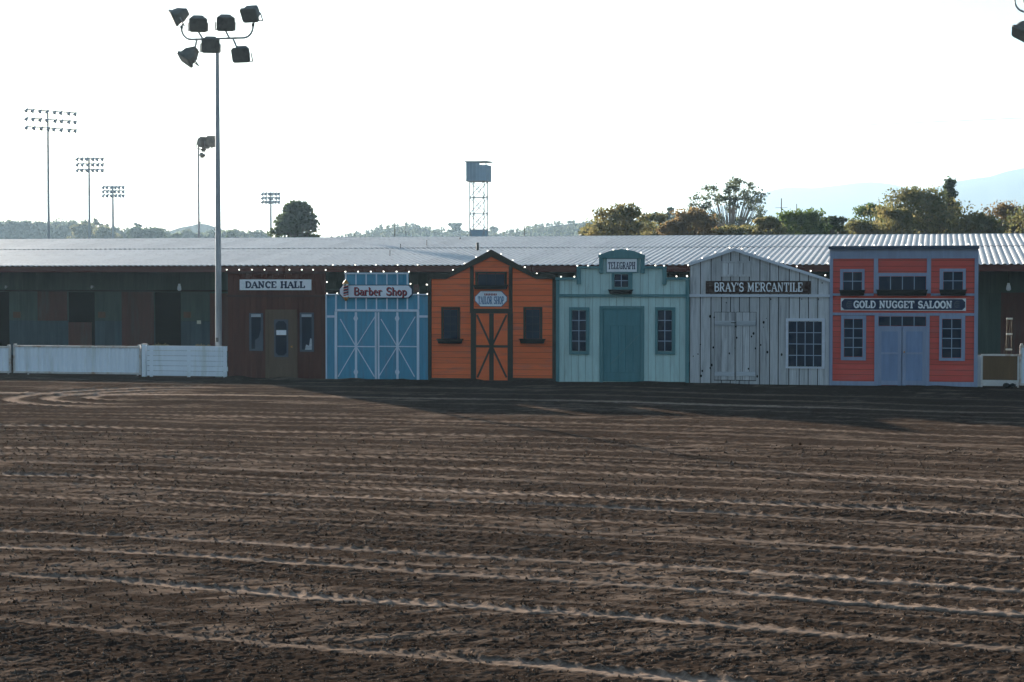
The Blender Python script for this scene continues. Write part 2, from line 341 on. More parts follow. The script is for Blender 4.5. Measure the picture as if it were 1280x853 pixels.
# ------------------------------------------------------------------ lettering: slab letters made of strokes
def _arc(cx, cy, rx, ry, a0, a1, n=7): return [(cx+rx*math.cos(rad(a0+(a1-a0)*i/n)), cy+ry*math.sin(rad(a0+(a1-a0)*i/n))) for i in range(n+1)]
GL = {  # width, list of (points, weight), serif spots (x, y, halfwidth)
 'A': (.9, [([(.12,0),(.42,1)],.5), ([(.42,1),(.78,0)],1), ([(.22,.34),(.66,.34)],.5)], [(.12,0,.16),(.78,0,.18)]),
 'B': (.8, [([(.2,0),(.2,1)],1), ([(.2,1)]+_arc(.45,.76,.22,.24,90,-90)+[(.2,.52)],.7), ([(.2,.52)]+_arc(.48,.26,.24,.26,90,-90)+[(.2,0)],.8)], []),
 'C': (.8, [(_arc(.45,.5,.32,.5,50,310,12),.9), ([(.72,.98),(.72,.7)],.5)], []),
 'D': (.85, [([(.2,0),(.2,1)],1), ([(.1,1)]+_arc(.42,.5,.33,.5,90,-90,10)+[(.1,0)],.8)], []),
 'E': (.78, [([(.2,0),(.2,1)],1), ([(.08,1),(.68,1)],.6), ([(.2,.5),(.5,.5)],.6), ([(.08,0),(.68,0)],.6), ([(.68,1),(.68,.74)],.5), ([(.68,0),(.68,.26)],.5)], []),
 'F': (.75, [([(.2,0),(.2,1)],1), ([(.08,1),(.66,1)],.6), ([(.2,.5),(.5,.5)],.6), ([(.66,1),(.66,.74)],.5)], [(.2,0,.18)]),
 'G': (.88, [(_arc(.45,.5,.33,.5,50,330,13),.9), ([(.74,.0),(.74,.42),(.5,.42)],.7), ([(.74,.98),(.74,.72)],.5)], []),
 'H': (.92, [([(.2,0),(.2,1)],1), ([(.72,0),(.72,1)],1), ([(.2,.5),(.72,.5)],.6)], [(.2,0,.17),(.2,1,.17),(.72,0,.17),(.72,1,.17)]),
 'I': (.45, [([(.22,0),(.22,1)],1)], [(.22,0,.17),(.22,1,.17)]),
 'K': (.88, [([(.2,0),(.2,1)],1), ([(.72,1),(.25,.45)],.6), ([(.36,.55),(.76,0)],1)], [(.2,0,.17),(.2,1,.17),(.72,1,.14),(.76,0,.14)]),
 'L': (.75, [([(.2,0),(.2,1)],1), ([(.08,0),(.66,0)],.6), ([(.66,0),(.66,.3)],.6)], [(.2,1,.18)]),
 'M': (1.08, [([(.16,0),(.18,1)],.6), ([(.18,1),(.5,.15)],1), ([(.5,.15),(.82,1)],.6), ([(.84,0),(.84,1)],1)], [(.16,0,.14),(.84,0,.16),(.16,1,.12),(.86,1,.12)]),
 'N': (.95, [([(.18,0),(.18,1)],.6), ([(.18,1),(.72,0)],1), ([(.72,0),(.72,1)],.6)], [(.18,0,.15),(.18,1,.12),(.72,1,.15)]),
 'O': (.85, [(_arc(.42,.5,.32,.5,0,360,14),.95)], []),
 'P': (.8, [([(.2,0),(.2,1)],1), ([(.08,1)]+_arc(.46,.73,.24,.27,90,-90)+[(.2,.46)],.75)], [(.2,0,.18)]),
 'R': (.88, [([(.2,0),(.2,1)],1), ([(.08,1)]+_arc(.46,.75,.22,.25,90,-90)+[(.2,.5)],.75), ([(.42,.5),(.72,0)],.95)], [(.2,0,.17),(.75,0,.12)]),
 'S': (.75, [(_arc(.38,.74,.25,.26,40,270,8)+_arc(.38,.26,.26,.26,90,-140,8),.9), ([(.62,1),(.62,.76)],.4), ([(.1,0),(.1,.26)],.4)], []),
 'T': (.82, [([(.4,0),(.4,1)],1), ([(.06,1),(.74,1)],.6), ([(.06,1),(.06,.74)],.5), ([(.74,1),(.74,.74)],.5)], [(.4,0,.18)]),
 'U': (.9, [([(.18,1),(.18,.35)]+_arc(.44,.3,.26,.3,180,360,8)+[(.70,1)],.85)], [(.18,1,.16),(.70,1,.16)]),
 'Y': (.88, [([(.1,1),(.42,.45)],1), ([(.74,1),(.42,.45)],.6), ([(.42,.45),(.42,0)],1)], [(.1,1,.14),(.74,1,.14),(.42,0,.17)]),
 "'": (.28, [([(.13,1),(.11,.72)],.7)], []),
 'a': (.62, [(_arc(.3,.46,.2,.16,150,0,5)+[(.5,0)],.85), (_arc(.29,.18,.19,.17,60,330,8),.8)], [(.54,0,.08)]),
 'b': (.66, [([(.15,1),(.15,0)],.9), (_arc(.33,.31,.2,.3,120,-120,9),.85)], [(.12,1,.08)]),
 'e': (.6, [(_arc(.3,.31,.21,.31,0,300,10),.85), ([(.1,.33),(.5,.33)],.5)], []),
 'h': (.68, [([(.15,0),(.15,1)],.9), (_arc(.34,.42,.19,.2,150,0,5)+[(.53,0)],.85)], [(.12,1,.08),(.15,0,.12),(.53,0,.12)]),
 'o': (.62, [(_arc(.3,.31,.21,.31,0,360,12),.9)], []),
 'p': (.68, [([(.15,.6),(.15,-.32)],.9), (_arc(.34,.31,.2,.3,120,-120,9),.85)], [(.15,-.32,.13),(.12,.6,.08)]),
 'r': (.55, [([(.15,0),(.15,.62)],.9), (_arc(.34,.42,.17,.2,150,40,4),.8)], [(.15,0,.13),(.12,.6,.08)]),
 ' ': (.5, [], []),
}
def lettering(par, mat, text, x0, x1, z0, z1, y, wt=.17, slab=.13, name='letter'):
    """strokes of each letter, scaled to fill x0..x1 and z0..z1, standing 6 mm proud at y"""
    tot = sum(GL[c][0] for c in text); sx = (x1-x0)/tot; sz = z1-z0; x = x0; i = 0
    for c in text:
        wdt, strokes, ser = GL[c]; mb = MB()
        for pts, k in strokes:
            q = [(x+a*sx, z0+(b*(1-wt*.6)+wt*.3)*sz) for a, b in pts]
            for a, b in zip(q, q[1:]):
                i += 1; off = .0004*(i % 7)
                d = (Vector(b)-Vector(a)); 
                if d.length < 1e-6: continue
                e = d.normalized()*wt*sz*.12
                horiz = abs(d.x) > abs(d.y)*1.5
                mb.bar(Vector(a)-e, Vector(b)+e, wt*k*(sz if horiz else (sx+sz)/2), y-.006-off, y)
        for a, b, hw in ser:
            i += 1; off = .0004*(i % 7)+.003
            zz = z0+(b*(1-wt*.6)+wt*.3)*sz
            mb.box(x+(a-hw)*sx, x+(a+hw)*sx, y-.006-off, y, zz-slab*sz/2, zz+slab*sz/2)
        x += wdt*sx
        if mb.v: mb.build(name, mat, par)

# ------------------------------------------------------------------ facade helpers (all in the plane y = F, measured on the photograph)
def fx(px): return P(px, 420, F).x
def fz(px, py): return P(px, py, F).z
def Rr(px0, py0, px1, py1):
    m = (px0+px1)/2; return fx(px0), fx(px1), fz(m, py1), fz(m, py0)
def rbox(mb, px0, py0, px1, py1, d1, d0=0.0):
    x0, x1, z0, z1 = Rr(px0, py0, px1, py1); mb.box(x0, x1, F-d1, F-d0, max(z0, 0.0), z1); return mb
def pbar(mb, p, q, wpx, d1, d0=0.0):
    mb.bar((fx(p[0]), fz(*p)), (fx(q[0]), fz(*q)), wpx*.0245, F-d1, F-d0); return mb
def clip(poly, axis, lo, hi):
    def half(pl, val, keep_greater):
        out = []
        for i in range(len(pl)):
            a, b = pl[i-1], pl[i]
            ia = (a[axis] >= val) if keep_greater else (a[axis] <= val); ib = (b[axis] >= val) if keep_greater else (b[axis] <= val)
            if ia != ib:
                t = (val-a[axis])/(b[axis]-a[axis]); out.append((a[0]+(b[0]-a[0])*t, a[1]+(b[1]-a[1])*t))
            if ib: out.append(b)
        return out
    r = half(poly, lo, True)
    return half(r, hi, False) if len(r) > 2 else []
def area(p): return abs(sum(p[i-1][0]*p[i][1]-p[i][0]*p[i-1][1] for i in range(len(p))))/2
def boards(root, poly, axis, pitch, mat, name='board', gap=.012, jit=.15, th=.022, y=None, lap=False):
    y = F if y is None else y
    lo = min(p[axis] for p in poly); hi = max(p[axis] for p in poly); a = lo
    while a < hi-.01:
        b = min(hi, a+pitch*(1+random.uniform(-jit, jit)))
        if hi-b < pitch*.35: b = hi
        c = clip(poly, axis, a+gap/2, b-gap/2)
        if len(c) > 2 and area(c) > .004:
            o_ = random.uniform(0, .006)
            m = MB(); m.prism(c, y-o_, y+th)
            if lap:                              # clapboard: lower edge stands proud
                zt = b-gap/2
                m.v = [(vx, (vy-.014*(zt-vz)/pitch if vy < y+.001 else vy), vz) for vx, vy, vz in m.v]
            m.build(name, mat, root)
        a = b
def outline(pts): return [(fx(a), max(0.0, fz(a, b))) for a, b in pts]
def back(root, poly, mat='dark'):
    m = MB(); m.prism([(x*1, z) for x, z in poly], F+.024, F+.06); m.build('backing_panel', mat, root)
    xs = [p[0] for p in poly]; x0, x1 = min(xs), max(xs)
    for k in (.15, .5, .85):
        xx = x0+(x1-x0)*k; m = MB(); m.tube((xx, F+.06, 2.2), (xx, F+1.2, .0), .04, n=4); m.build('brace', 'rafter', root)
def window(root, o, p, nx, ny, fm='slate', mm='munt', d=.05, md=.040, mw=.022, name='window', sill=None):
    """o outer frame rectangle, p pane rectangle (picture px); a window with panes and muntins below it"""
    x0, x1, z0, z1 = Rr(*o); a0, a1, b0, b1 = Rr(*p)
    m = MB(); m.box(x0, a0, F-d, F, z0, z1); m.box(a1, x1, F-d, F, z0, z1); m.box(a0, a1, F-d+.003, F, b1, z1); m.box(a0, a1, F-d+.003, F, z0, b0)
    wi = m.build(name, fm, root)
    pw, ph = (a1-a0)/nx, (b1-b0)/ny
    for i in range(nx):
        for j in range(ny):
            e = mw*.5 if nx*ny > 1 else 0
            q = MB(); q.box(a0+i*pw+e, a0+(i+1)*pw-e, F-.030-random.uniform(0, .002), F-.022, b0+j*ph+e, b0+(j+1)*ph-e); q.build('pane', 'glass', wi)
    for i in range(1, nx):
        q = MB(); q.box(a0+i*pw-mw/2, a0+i*pw+mw/2, F-md, F-.008, b0, b1); q.build('muntin', mm, wi)
    for j in range(1, ny):
        q = MB(); q.box(a0, a1, F-md+.003, F-.008, b0+j*ph-mw/2, b0+j*ph+mw/2); q.build('muntin', mm, wi)
    return wi
def planter(root, px0, py0, px1, py1):
    x0, x1, z0, z1 = Rr(px0, py0, px1, py1); m = MB()
    m.hexa([(x0+.03,F-.20,z0),(x1-.03,F-.20,z0),(x1-.03,F-.052,z0),(x0+.03,F-.052,z0),(x0,F-.24,z1),(x1,F-.24,z1),(x1,F-.052,z1),(x0,F-.052,z1)])
    b_ = m.build('window_box', 'black', root)
    m = MB(); m.box(x0-.02, x1+.02, F-.26, F-.05, z1, z1+.025); m.build('rim', 'black', b_)
def centre(pts): return (sum(fx(p[0]) for p in pts)/len(pts), F, 0)
def sign(name, label, rect, bmat, d0, d1, chamfer=0, frame=None, fm='navy', fw=.03):
    x0, x1, z0, z1 = Rr(*rect); c = chamfer
    t = thing(name, label, 'sign', ((x0+x1)/2, F-d0, (z0+z1)/2))
    if c: poly = [(x0+c,z0),(x1-c,z0),(x1,z0+c),(x1,z1-c),(x1-c,z1),(x0+c,z1),(x0,z1-c),(x0,z0+c)]
    else: poly = [(x0,z0),(x1,z0),(x1,z1),(x0,z1)]
    if frame:
        cx, cz = (x0+x1)/2, (z0+z1)/2
        big = [(x + math.copysign(fw, x-cx), z + math.copysign(fw, z-cz)) for x, z in poly]
        MB().prism(big, F-d1+.008, F-d0).build('sign_frame', fm, t)
    MB().prism(poly, F-d1, F-d1+.02 if frame else F-d0).build('sign_board', bmat, t)
    return t, F-d1

# ================================================================== A dark brown front
def front_dance():
    pts = [(285,473.6),(407,473.6),(407,341),(285,341)]; poly = outline(pts)
    t = thing('storefront', 'dark maroon wooden false front with a brown glazed door, beside the floodlight pole', 'false front', centre(pts), 'false fronts along the arena')
    boards(t, poly, 0, .20, 'maroon', gap=.008); back(t, poly)
    rbox(MB(), 284.5, 369, 407, 371.5, .07).build('ledge', 'maroon_trim', t)
    rbox(MB(), 284.5, 339.5, 407, 342.5, .06).build('top_trim', 'maroon_trim', t)
    m = rbox(MB(), 332.3, 387.3, 336.2, 473, .05); rbox(m, 367.8, 387.3, 371.7, 473, .05); rbox(m, 336.2, 387.3, 367.8, 391, .047); m.build('door_frame', 'door_brown', t)
    x0, x1, z0, z1 = Rr(336.2, 391, 367.8, 473); z0 = 0.02
    m = MB(); m.box(x0, x1, F-.03, F, z0, z1); d = m.build('door', 'door_brown', t)
    a0, a1, b0, b1 = Rr(343.4, 399.6, 360.6, 446.4); c = .09
    fr = [(a0,b0),(a1,b0),(a1,b1),(a0,b1)]; MB().prism(fr, F-.045, F-.028).build('glass_frame', 'bluegrey', d)
    e = .05; a0 += e; a1 -= e; b0 += e; b1 -= e
    MB().prism([(a0+c,b0),(a1-c,b0),(a1,b0+c),(a1,b1-c),(a1-c,b1),(a0+c,b1),(a0,b1-c),(a0,b0+c)], F-.052, F-.044).build('door_glass', 'glass', d)
    q = Rr(346.2, 412.8, 358.6, 419.0); m = MB(); m.box(q[0], q[1], F-.06, F-.053, q[2], q[3]); n_ = m.build('notice', 'white', d)
    xs = fx(369) ; 
    m = MB(); m.tube((fx(365.5), F-.03, 1.0), (fx(365.5), F-.10, 1.0), .028, n=8); m.build('knob', 'gold', d)
    for (o, p) in (((312.3,391.6,329.2,438.8),(314.8,396.5,326.8,436.2)), ((375.4,391,392.6,439.8),(377.8,396.5,390.2,437.2))):
        wi = window(t, o, p, 1, 1, 'bluegrey')
        x0, x1, z0, z1 = Rr(p[0], p[1]-3.6, p[2], p[1]); m = MB(); m.box(x0, x1, F-.058, F-.051, z0, z1); m.build('blind', 'grey_rail', wi)
        x0, x1, z0, z1 = Rr(*p)
        if p[0] < 350: cur = [(x0+.12,z0),(x1,z0),(x1,z0+.62),(x1-.08,z0+.36),(x1-.2,z0+.28)]
        else: cur = [(x0+.1,z0),(x1,z0),(x1,z0+.34),(x1-.05,z0+.36),(x1-.09,z0+.12),(x0+.14,z0+.16)]
        MB().prism(cur, F-.038, F-.0335).build('curtain', 'bluegrey' if p[0] < 350 else 'grey_rail', wi)
    s, y = sign('shop_sign', 'white board reading DANCE HALL in dark letters on the dark maroon front', (300.5,349.6,389.6,362.9), 'white', .0, .045)
    x0, x1, z0, z1 = Rr(307.3, 351.9, 382.3, 360.4); lettering(s, 'navy', 'DANCE HALL', x0, x1, z0, z1, y, .25, .2)

# ================================================================== B blue barn-door front
def front_barber():
    body = [(407.5,474.8),(536.5,474.8),(536.5,368.4),(511,368.4),(511,341.6),(431.7,341.6),(431.7,368.2),(407.5,368.2)]
    poly = outline(body)
    t = thing('storefront', 'blue wooden false front with pale battens and big cross-braced double barn doors', 'false front', centre(body), 'false fronts along the arena')
    boards(t, poly, 0, .31, 'barber', gap=.006); back(t, poly)
    def bt(*a, d=.035, nm='batten', **k): rbox(MB(), *a, d).build(nm, 'batten', t)
    for x in (445.4,458.2,471,484,497.1): bt(x-.7, 341.6, x+.7, 356.6); bt(x-.7, 372, x+.7, 386.8)
    for x in (432.7,509.5): bt(x-.8, 341.6, x+.8, 386.8)
    for x in (420.4,523.4): bt(x-1, 368.4, x+1, 386.8)
    bt(407.3, 368.2, 408.8, 474.6); bt(535.2, 368.4, 536.6, 474.8)
    bt(431, 341, 511.6, 343, d=.045, nm='top_trim'); bt(408.8, 367.6, 431, 369, d=.04, nm='top_trim'); bt(511.6, 367.6, 535.2, 369, d=.04, nm='top_trim')
    bt(408.8, 394.4, 419, 397.2, nm='rail'); bt(524.4, 394.4, 535.2, 397.2, nm='rail')
    bt(419.5, 386.8, 524, 389.6, d=.06, nm='door_header')
    bt(418.8, 389.6, 421.8, 474.8, d=.05, nm='door_post'); bt(521.4, 389.6, 524.3, 474.8, d=.05, nm='door_post')
    for s, (l, r) in enumerate(((421.8,471.2),(472.6,521.4))):
        dl = [(l,474.4),(r,474.4),(r,390),(l,390)]; x0, x1, z0, z1 = Rr(l, 390, r, 474.6)
        m = MB(); m.box(x0+.01, x1-.01, F-.020, F-.007, .05, z1); d = m.build('barn_door', 'barber', t)
        c = 445.4 if s == 0 else 497.1
        def part(nm, f_): m = MB(); f_(m); m.build(nm, 'batten', d)
        part('stile', lambda m: rbox(m, c-1.3, 390.5, c+1.3, 474, .048, .02))
        part('stile', lambda m: rbox(m, (r-2.2 if s == 0 else l), 390.5, (r if s == 0 else l+2), 474, .046, .02))
        part('rail', lambda m: rbox(m, l, 432.6, r, 434, .042, .02))
        for (a, b) in (((l+4,399),(c-1,432)),((r-2,396),(c+1,432)),((c-1,434.5),(l+1,471)),((c+1,434.5),(r-3,471))):
            part('brace', lambda m: pbar(m, a, b, 1.1, .038, .02))
        for y in (398.2, 465.2):
            x, z = fx(c), fz(c, y); r_ = .075
            part('strap_plate', lambda m: m.prism([(x-r_,z),(x-r_*.5,z-r_*1.1),(x+r_*.5,z-r_*1.1),(x+r_,z),(x+r_*.5,z+r_*1.1),(x-r_*.5,z+r_*1.1)], F-.058, F-.049))
    s, y = sign('shop_sign', 'pale lilac board with cut corners reading Barber Shop in red letters', (426.2,357.1,515.6,372.0), 'lightblue', .045, .09, .11, True, 'navy', .025)
    x0, x1, z0, z1 = Rr(442.9, 359.2, 510, 369.4)
    lettering(s, 'navy', 'Barber Shop', x0+.02, x1+.02, z0-.02, z1-.02, y, .17, .1, name='letter_shadow')
    lettering(s, 'redpaint', 'Barber Shop', x0, x1, z0, z1, y-.010, .15, .09)
    # barber pole hanging in front of the sign's left end
    X, r_ = fx(435), .075
    zt, zb = fz(435, 355), fz(435, 371.5); Yp = y-.11
    t2 = thing('barber_pole', 'red, white and blue striped barber pole with gold ends on the lilac sign', 'barber pole', (X, Yp, zb))
    MB().tube((X,Yp,zb), (X,Yp,zt), r_, n=14).build('pole', 'white', t2, smooth=False)
    n = 14
    for k in range(4):
        for mat, off in (('redpaint', 0), ('navy', .055)):
            m = MB(); z0 = zb+.01+k*(zt-zb-.10)/3.6+off
            for i in range(n):
                a, b = 2*math.pi*i/n-math.pi/2-math.pi, 2*math.pi*(i+1)/n-math.pi/2-math.pi
                za, zc = z0+.10*(i/n)-.02, z0+.10*((i+1)/n)-.02
                if zc+.045 > zt or za < zb: continue
                for_ = []
                for an, zz in ((a,za),(b,zc),(b,zc+.042),(a,za+.042)): for_.append((X+math.cos(an)*(r_+.003), Yp+math.sin(an)*(r_+.003), zz))
                k0 = len(m.v); m.v += for_; m.f.append((k0,k0+1,k0+2,k0+3))
            if m.v: m.build('stripe', mat, t2)
    for za, zb_, sg in ((zt, fz(435,349.4), 1), (zb, fz(435,376.6), -1)):
        h = abs(zb_-za); m = MB(); m.tube((X,Yp,za), (X,Yp,za+sg*h*.3), r_*1.35, r_*1.25, 12); m.tube((X,Yp,za+sg*h*.3), (X,Yp,za+sg*h*.7), r_*.95, r_*.7, 12); m.tube((X,Yp,za+sg*h*.7), (X,Yp,za+sg*h), r_*.5, r_*.1, 10)
        m.build('finial', 'gold', t2)
    MB().box(X-.02, X+.02, Yp, y+.02, (zt+zb)/2-.02, (zt+zb)/2+.02).build('bracket', 'steel_dark', t2)

# ================================================================== C orange front
def front_tailor():
    o = [(536.6,476),(694,476),(694,346),(670.5,346),(614.6,315),(558.5,346),(536.6,346)]
    poly = outline(o)
    t = thing('storefront', 'orange clapboard false front with pointed gable and dark trim', 'false front', centre(o), 'false fronts along the arena')
    boards(t, poly, 1, .175, 'orange', gap=.008, jit=.03, lap=True); back(t, poly)
    def tr(nm, *a, d=.05): rbox(MB(), *a, d).build(nm, 'olive', t)
    for s in (0, 1):
        e = [(535.4,342.5),(559.5,342.5),(558,349),(535.4,349)] if s == 0 else [(669.5,342.5),(695,342.5),(695,349),(671,349)]
        MB().prism([(fx(a), fz(a, b)) for a, b in e][::-1], F-.08, F-.001).build('eave_trim', 'olive', t)
        e = [(559.5,342.5),(614.6,312.3),(614.6,321),(558,349)] if s == 0 else [(614.6,312.3),(669.5,342.5),(671,349),(614.6,321)]
        MB().prism([(fx(a), fz(a, b)) for a, b in e][::-1], F-.085, F-.001).build('gable_trim', 'olive', t)
    tr('corner_post', 535.4, 349, 539.6, 476.2); tr('corner_post', 690.8, 349, 695, 476.2)
    tr('post', 588, 333, 592.2, 386.2); tr('post', 636.5, 333, 640.7, 386.2)
    tr('door_header', 588, 386.2, 641, 391.9, d=.06)
    tr('door_post', 589, 391.9, 595.4, 476, d=.055); tr('door_post', 635, 391.9, 641.3, 476, d=.055)
    tr('base_trim', 539.6, 472.8, 589, 476.5, d=.045); tr('base_trim', 641.3, 472.8, 690.8, 476.5, d=.045)
    x0, x1, z0, z1 = Rr(595.4, 391.9, 635, 474)
    m = MB(); m.box(x0, x1, F-.0265, F-.012, .04, z1); d = m.build('door', 'orange', t)
    def dp(nm, f_): m = MB(); f_(m); m.build(nm, 'olive', d)
    dp('stile', lambda m: rbox(m, 612, 392, 617.4, 475.5, .05, .026))
    dp('rail', lambda m: rbox(m, 595.4, 431.6, 635, 434.6, .044, .026))
    for a, b in (((596.5,394),(613,430)),((633.5,394),(616.5,430)),((613,436),(597,472)),((616.5,436),(633.5,472))): dp('brace', lambda m: pbar(m, a, b, 2.3, .040, .026))
    window(t, (594.6,339.8,633.8,358), (597.5,342.3,631,358), 3, 1, 'olive', 'muntdark'); planter(t, 594.2, 357.6, 635, 361.6)
    for l in (552, 654.6):
        window(t, (l,384,l+23.3,424.5), (l+2.6,386.5,l+20.7,424), 2, 4, 'olive', 'muntdark'); planter(t, l-3.2, 424.6, l+27, 429.4)
    s, y = sign('shop_sign', 'pale blue rounded sign reading TAILOR SHOP above the cross-braced orange door', (594.6,364.5,633.6,383), 'lightblue', .0, .05, .17, True, 'bluepaint', .012)
    x0, x1, z0, z1 = Rr(598, 370.8, 630.6, 380.4)
    lettering(s, 'bluepaint', 'TAILOR SHOP', x0, x1, z0, z1, y, .13, .08)
    m = MB(); x0, x1, z0, z1 = Rr(606, 367, 622, 369.6)
    for k in range(8): a = x0+(x1-x0)*k/8; m.box(a, a+(x1-x0)*.07, y-.006, y, z0, z1); m.box(a+.018, a+(x1-x0)*.1, y-.005, y, z0+.02*(k % 2), z0+.02+.02*(k % 2))
    m.build('small_lettering', 'redpaint', s)

# ================================================================== D teal front
def front_telegraph():
    o = [(695.6,477.6),(861,477.6),(861,347.6),(832.5,347.6),(832.5,334),(805.2,334),(805.2,320),(792,314.6),(777,312.4),(762,314.9),(749.7,320),(749.7,334),(721.7,334),(721.7,347.6),(695.6,347.6)]
    poly = outline(o)
    t = thing('storefront', 'pale teal stepped false front with a small arched top and wide sliding door', 'false front', centre(o), 'false fronts along the arena')
    boards(t, poly, 0, .245, 'teal', gap=.008); back(t, poly)
    def tr(nm, *a, d=.05): rbox(MB(), *a, d).build(nm, 'teal_dark', t)
    tr('corner_trim', 695.3, 349.6, 699, 477.4); tr('corner_trim', 857, 349.6, 861.6, 479)
    tr('cap_trim', 694.6, 347, 721.2, 350, d=.08); tr('cap_trim', 833, 347, 862, 350, d=.08)
    tr('cap_trim', 721.2, 333, 749.4, 336, d=.08); tr('cap_trim', 805.6, 333, 833, 336, d=.08)
    tr('step_bracket', 721.2, 336, 726, 355.8, d=.07); tr('step_bracket', 828.2, 336, 833, 355.8, d=.07)
    tr('step_bracket', 749.2, 319.4, 754, 342, d=.07); tr('step_bracket', 801, 319.4, 805.8, 342, d=.07)
    pe = [(748.4,319.3),(762,314),(777,311.4),(792,313.8),(806.4,319.3),(806.4,322),(800,323.4),(754.5,323.4),(748.4,322)]
    MB().prism([(fx(a), fz(a, b)) for a, b in pe][::-1], F-.10, F-.001).build('arched_cap', 'teal_dark', t)
    tr('belt_trim', 699, 367.9, 857, 371.4, d=.06)
    m = rbox(MB(), 749.7, 382.7, 754, 478, .055); rbox(m, 801, 382.7, 805.2, 478, .055); rbox(m, 754, 382.7, 801, 386.5, .052); m.build('door_frame', 'teal_dark', t)
    dpoly = [(fx(754), .03), (fx(801), .03), (fx(801), fz(777, 386.5)), (fx(754), fz(777, 386.5))]
    d = MB().prism(dpoly, F-.016, F-.008).build('door', 'teal_door', t)
    for a, b in ((387,406.8),(407.6,465.4),(466.2,478)):
        for k in range(5) if a == 407.6 else (0,):
            if a == 407.6: xa, xb = 754.5+k*9.25, 754.5+(k+1)*9.25
            else: xa, xb = 754.5, 800.6
            x0, x1, z0, z1 = Rr(xa, a, xb, b); m = MB(); m.box(x0+.0015, x1-.0015, F-.030-random.uniform(0,.002), F-.016, max(.03,z0), z1); m.build('plank', 'teal_door', d)
    pbar(MB(), (763,456), (800,417.6), 1.3, .040, .03).build('brace', 'teal_dark', d)
    window(t, (764.9,341.8,790.3,362.6), (767.9,342.8,785.6,359.3), 2, 2, 'teal_dark'); planter(t, 762.4, 363.2, 791, 367.6)
    for l in (711.7, 819.0): window(t, (l,384.2,l+25,443.3), (l+3.3,387.8,l+21.2,439.4), 2, 4, 'teal_dark')
    s, y = sign('shop_sign', 'white framed board reading TELEGRAPH under the small arched top of the teal front', (758.8,324,796.2,340), 'white', .0, .06, 0, True, 'teal_dark', .035)
    x0, x1, z0, z1 = Rr(760.4, 327.8, 794.4, 336.6); lettering(s, 'navy', 'TELEGRAPH', x0, x1, z0, z1, y, .15, .13)

# ================================================================== E weathered front
def front_mercantile():
    o = [(862.2,480.2),(1037,493.2),(1037,350.5),(917.3,313),(862.2,331)]
    poly = outline(o)
    t = thing('storefront', 'weathered grey plank false front with lopsided gable and old double doors', 'false front', centre(o), 'false fronts along the arena')
    boards(t, poly, 0, .285, 'grey', 'plank', gap=.026, jit=.12); back(t, poly)
    for e in ([(861,328.8),(917.3,310.4),(917.3,314),(861,332.6)], [(917.3,310.4),(1037.4,349.4),(1037.4,353),(917.3,314)]):
        MB().prism([(fx(a), fz(a, b)) for a, b in e][::-1], F-.09, F-.001).build('barge_board', 'grey_trim', t)
    rbox(MB(), 862, 368.1, 1037, 371.5, .06).build('belt_board', 'grey_trim', t)
    rbox(MB(), 916, 316, 918.8, 327, .035).build('king_post', 'grey', t)
    x0, x1, z0, z1 = Rr(900.7, 326.6, 937.9, 346)
    h = MB().box(x0, x1, F-.012, F-.007, z0, z1).build('hatch', 'dark', t)
    for i in range(4):
        w4 = (x1-x0)/4; MB().box(x0+i*w4+.008, x0+(i+1)*w4-.008, F-.017, F-.012, z0+.01, z1-.01).build('plank', 'grey', h)
    for q in ((900.7,326.6,937.9,329.2),(900.7,343.4,937.9,346),(900.7,329.2,903.6,343.4),(935,329.2,937.9,343.4),(917.6,329.2,920.2,343.4)): rbox(MB(), *q, .034, .016).build('batten', 'grey', h)
    for k, (l, r) in enumerate(((893,918.8),(920.2,945.2))):
        x0, x1, z0, z1 = Rr(l, 390.4, r, 471); d = MB().box(x0-.006, x1+.006, F-.013, F-.007, .10, z1+.006).build('door', 'dark', t)
        w3 = (r-l)/3
        for i in range(3):
            a, b, z0_, z1_ = Rr(l+i*w3, 390.6, l+(i+1)*w3, 470.6); MB().box(a+.006, b-.006, F-.028-random.uniform(0,.004), F-.013, .12, z1_).build('plank', 'grey', d)
        rbox(MB(), l+.4, 401.2, r-.4, 407.6, .052, .032).build('cross_rail', 'grey_rail', d); rbox(MB(), l+.4, 464.8, r-.4, 470.4, .052, .032).build('cross_rail', 'grey_rail', d)
    m = MB(); m.box(fx(914), fx(920), F-.066, F-.053, fz(917,404.2), fz(917,403)); m.build('latch', 'steel_dark', t)
    window(t, (982.4,398.2,1031,460.8), (985.6,401.8,1027.6,458.6), 4, 4, 'grey_trim')
    kn = MB()
    for k in range(46):
        px, py = random.uniform(866,1032), random.uniform(340,472)
        if 978 < px < 1034 and 394 < py < 464: continue
        if 878 < px < 1018 and 348 < py < 373: continue
        x, z = fx(px), fz(px, py); r_ = random.uniform(.014,.042)
        kn.prism([(x+r_*math.cos(a)*.8, z+r_*math.sin(a)*1.2) for a in [i*math.pi/3 for i in range(6)]], F-.0085 if not (892 < px < 946 and py > 389) else F-.035, F)
    kn.build('knots', 'black', t)
    s, y = sign('shop_sign', "dark brown board reading BRAY'S MERCANTILE in white letters on the grey planks", (882.2,351.4,1013.5,367.4), 'brownboard', .0, .055)
    x0, x1, z0, z1 = Rr(892.4, 353.4, 1003.4, 364.8); lettering(s, 'white', "BRAY'S MERCANTILE", x0, x1, z0, z1, y, .16, .08)

